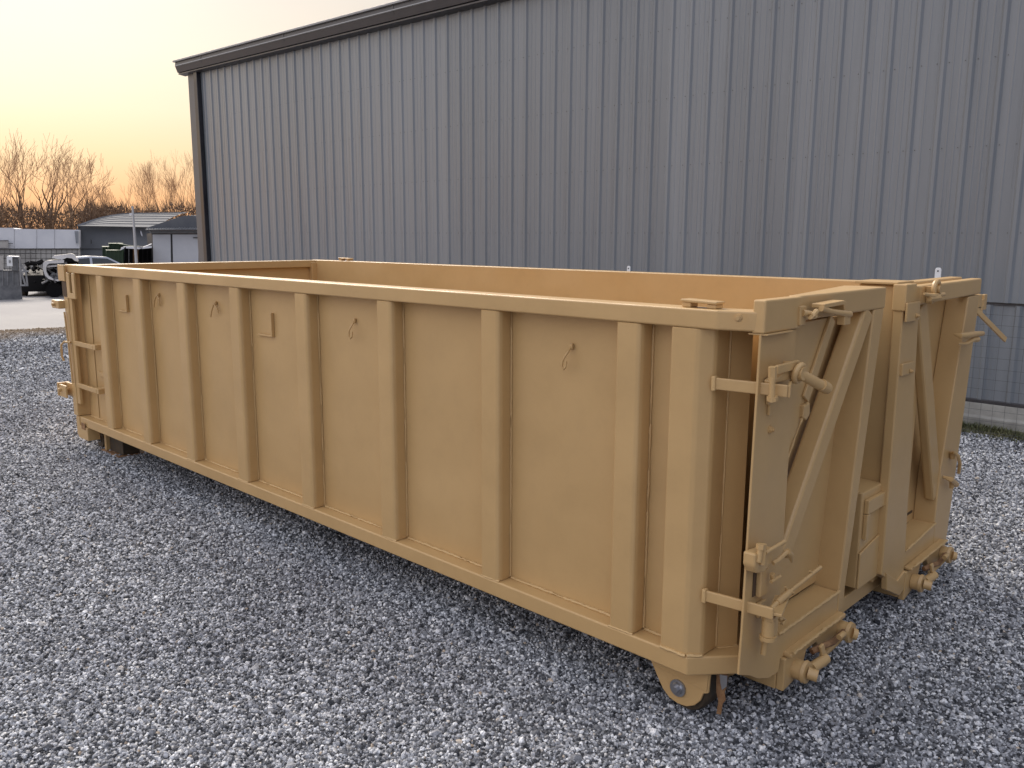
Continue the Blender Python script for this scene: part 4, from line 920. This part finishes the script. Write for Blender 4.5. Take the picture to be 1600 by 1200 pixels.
# white wreck: bonnet up, round wheel arch empty
c3 = thing('wrecked_car', 'white crashed car with empty round arch and raised bonnet behind the container corner', 'car')
D3 = 33.5
slab('engine_bay', [(66, 412), (74, 407), (104, 405), (122, 409), (122, 440), (90, 441), (68, 432)], D3+.5, 1.6, BLACK, c3)
slab('front_fender', [(67, 411), (70, 408.5), (76, 407), (100, 406.5), (100, 411), (90, 411.5), (78, 411.6), (73.5, 414), (72, 419), (72.6, 425), (76, 431), (84, 436), (83, 438), (76, 436), (70, 430), (67, 421)], D3, .35, CARWHITE, c3)
slab('lower_panel', [(84, 437.5), (91, 436.5), (98, 434), (98, 438), (90, 439.5)], D3, .3, CARWHITE, c3)
slab('bonnet', [(80.5, 402.5), (84, 399.6), (112, 396.2), (116, 398), (122.5, 407), (118.5, 408), (112, 403.6), (104, 402.6), (97, 406), (90, 404.8)], D3+.2, .5, CARWHITE, c3)
slab('windscreen_gap', [(98, 405.6), (104, 403), (112, 404), (117, 408.4), (100, 408.4)], D3+.25, .3, BLACK, c3)
bm = bmesh.new()
for i in range(40):
    a = bgp(rr.uniform(73, 98), rr.uniform(413, 438), D3+.3); b = a+Vector((rr.uniform(-.2, .2), rr.uniform(-.2, .2), rr.uniform(-.2, .2))); add_tube(bm, [a, b], rr.uniform(.012, .04), 5)
o = obj('engine_parts', bm, GREYMET, c3); o['kind'] = 'stuff'
bm = bmesh.new(); add_tube(bm, [bgp(73.5, 416.5, D3+.1), bgp(94, 414.8, D3+.1)], .035, 6); obj('cross_bar', bm, CARWHITE, c3)
bm = bmesh.new(); a = bgp(84, 446, D3+.2); a.z = gz(D3)+.26; add_tube(bm, [a, a+n_h*.22], .26, 20); obj('wheel', bm, BLACK, c3, smooth=True)
slab('underbody', [(66, 437), (122, 437), (122, 444), (66, 444)], D3+.6, 1.5, BLACK, c3)

# ------------------------------------------------------------------ trees
def tree(name, label, px, base_py, top_py, dist, spread, seed, lean=0., group='bare winter trees', forks=3, levels=6, slim=False, dens=1.0):
    rs = random.Random(seed); t = thing(name, label, 'tree', group=group)
    b = bgp(px, base_py, dist); b.z = min(b.z, bgp(px, base_py, dist).z); b.z = gz(min(dist, 90))-.3
    H = bgp(px, top_py, dist).z-b.z
    bt = bmesh.new(); bc = bmesh.new()
    def grow(p, d, ln, r, lv):
        n = 4; pts = [p]; rr = [r]; q = p.copy(); dd = d.copy()
        for i in range(n):
            dd = (dd+Vector((rs.gauss(0, .07), rs.gauss(0, .07), rs.gauss(.05, .04)))).normalized(); q = q+dd*ln/n; pts.append(q.copy()); rr.append(r*(1-.42*(i+1)/n))
        add_tube(bt if lv <= 2 else bc, pts, [max(x, .009) for x in rr], 7 if lv == 0 else 5 if lv < 3 else 3, cap=False)
        if lv >= levels: return
        k = (3 if lv == 0 else rs.choice((2, 2, 2, 3)))
        for j in range(k):
            at = rs.uniform(.55, 1.) if j else 1.; idx = min(n, max(1, int(at*n+.5))); src = pts[idx]
            ang = rs.uniform(.16, .50)*(.7 if slim else 1.0); az = rs.uniform(0, 6.28)
            s = dd.orthogonal().normalized(); s.rotate(Matrix.Rotation(az, 3, dd)); nd = (dd*math.cos(ang)+s*math.sin(ang)*spread*1.35).normalized()
            nd = (nd+Vector((0, 0, .10))).normalized()
            grow(src, nd, ln*rs.uniform(.70, .92), rr[idx]*rs.uniform(.70, .90), lv+1)
        if lv >= 1 and rs.random() < .45*dens:   # side shoots
            for j in range(2):
                src = pts[rs.randint(1, n-1)]; s = dd.orthogonal().normalized(); s.rotate(Matrix.Rotation(rs.uniform(0, 6.28), 3, dd)); nd = (dd*.6+s*.7+Vector((0, 0, .2))).normalized()
                grow(src, nd, ln*.45, rr[2]*.35, max(lv+2, levels-1))
    d0 = (Vector((0, 0, 1))+s_h*lean).normalized(); h0 = H*(.20 if not slim else .28)
    grow(b, d0, h0, H*(.019 if not slim else .011), 0)
    # rescale so the crown reaches its measured height
    zs = [v.co.z for v in bc.verts]; top = max(zs); f = H/(top-b.z)
    for bm_ in (bt, bc):
        for v in bm_.verts: v.co = b+Vector(((v.co.x-b.x)*f, (v.co.y-b.y)*f, (v.co.z-b.z)*f))
    obj('trunk', bt, BARK, t); obj('crown', bc, TWIG, t)
    return t
TR = [
 ('far left bare tree with a wide many limbed crown', 45, 350, 198, 105, .95, 11, -.10, False),
 ('bare tree with a dark trunk leaning right, second from the left', 66, 350, 205, 100, .95, 23, .22, False),
 ('slender bare tree right of the leaning one', 108, 350, 228, 108, .9, 5, .12, False),
 ('bare tree cut by the left edge of the photo', 2, 350, 228, 112, 1.0, 17, .0, False),
 ('small pale bare tree above the left end of the shed roof', 140, 350, 262, 118, 1.0, 29, .05, False),
 ('low bare tree fading behind the shed roof', 172, 350, 283, 122, 1.0, 37, .05, False),
 ('small narrow bare tree left of the right hand group', 222, 350, 250, 118, .8, 41, .0, True),
 ('tall upright bare tree with a rounded crown', 243, 350, 234, 112, .8, 47, .0, True),
 ('upright bare tree between the two tallest right ones', 262, 350, 256, 116, .8, 53, .05, True),
 ('upright bare tree near the building corner', 278, 350, 228, 112, .8, 59, .0, True),
 ('bare tree partly hidden by the big building corner', 300, 350, 232, 110, .9, 61, .0, True)]
for lb_, px, b_, t_, d_, s_, sd_, ln_, sl_ in TR:
    tree('bare_tree', lb_, px, b_, t_, d_, s_, sd_, ln_, slim=sl_)
# brush line at the trees' feet
def brush(px0, px1, top_fn, dist, seed, label):
    rs = random.Random(seed); bm = bmesh.new()
    n = int((px1-px0)*52)
    for i in range(n):
        px = rs.uniform(px0, px1); tp = top_fn(px)+10*noise.noise(Vector((px*.05, seed, 0)))+6*noise.noise(Vector((px*.17, seed, 4)))
        zt = bgp(px, tp, dist).z; zb = gz(90)-.5; f = rs.random()**1.05; dd = dist+rs.uniform(-4, 4)
        c = bgp(px, 350, dd); c.z = zb+(zt-zb)*f
        if rs.random() < .5:
            d = Vector((rs.gauss(0, .35), rs.gauss(0, .35), 1)).normalized(); ln = rs.uniform(.5, 1.6); wv = d.orthogonal().normalized()*rs.uniform(.012, .04)
            v = [bm.verts.new(p) for p in (c-wv, c+wv, c+d*ln)]; bm.faces.new(v)
        else:
            r = rs.uniform(.06, .19); a = Vector((rs.gauss(0, 1), rs.gauss(0, 1), rs.gauss(0, 1))).normalized(); u = a.orthogonal().normalized()*r; w_ = a.cross(u).normalized()*r*rs.uniform(.4, 1)
            v = [bm.verts.new(p) for p in (c-u, c-w_, c+u, c+w_)]; bm.faces.new(v)
    o = obj('brush', bm, BRUSH); tag(o, label, 'brush'); o['kind'] = 'stuff'
brush(-60, 210, lambda x: float(np.interp(x, [-60, 20, 60, 120, 150, 200], [324, 326, 332, 330, 326, 334])), 96, 2, 'dense brown winter brush behind the long white building')
brush(135, 320, lambda x: float(np.interp(x, [135, 150, 190, 240, 280, 320], [322, 324, 326, 328, 322, 322])), 100, 6, 'reddish brown brush line behind the shed roofs')
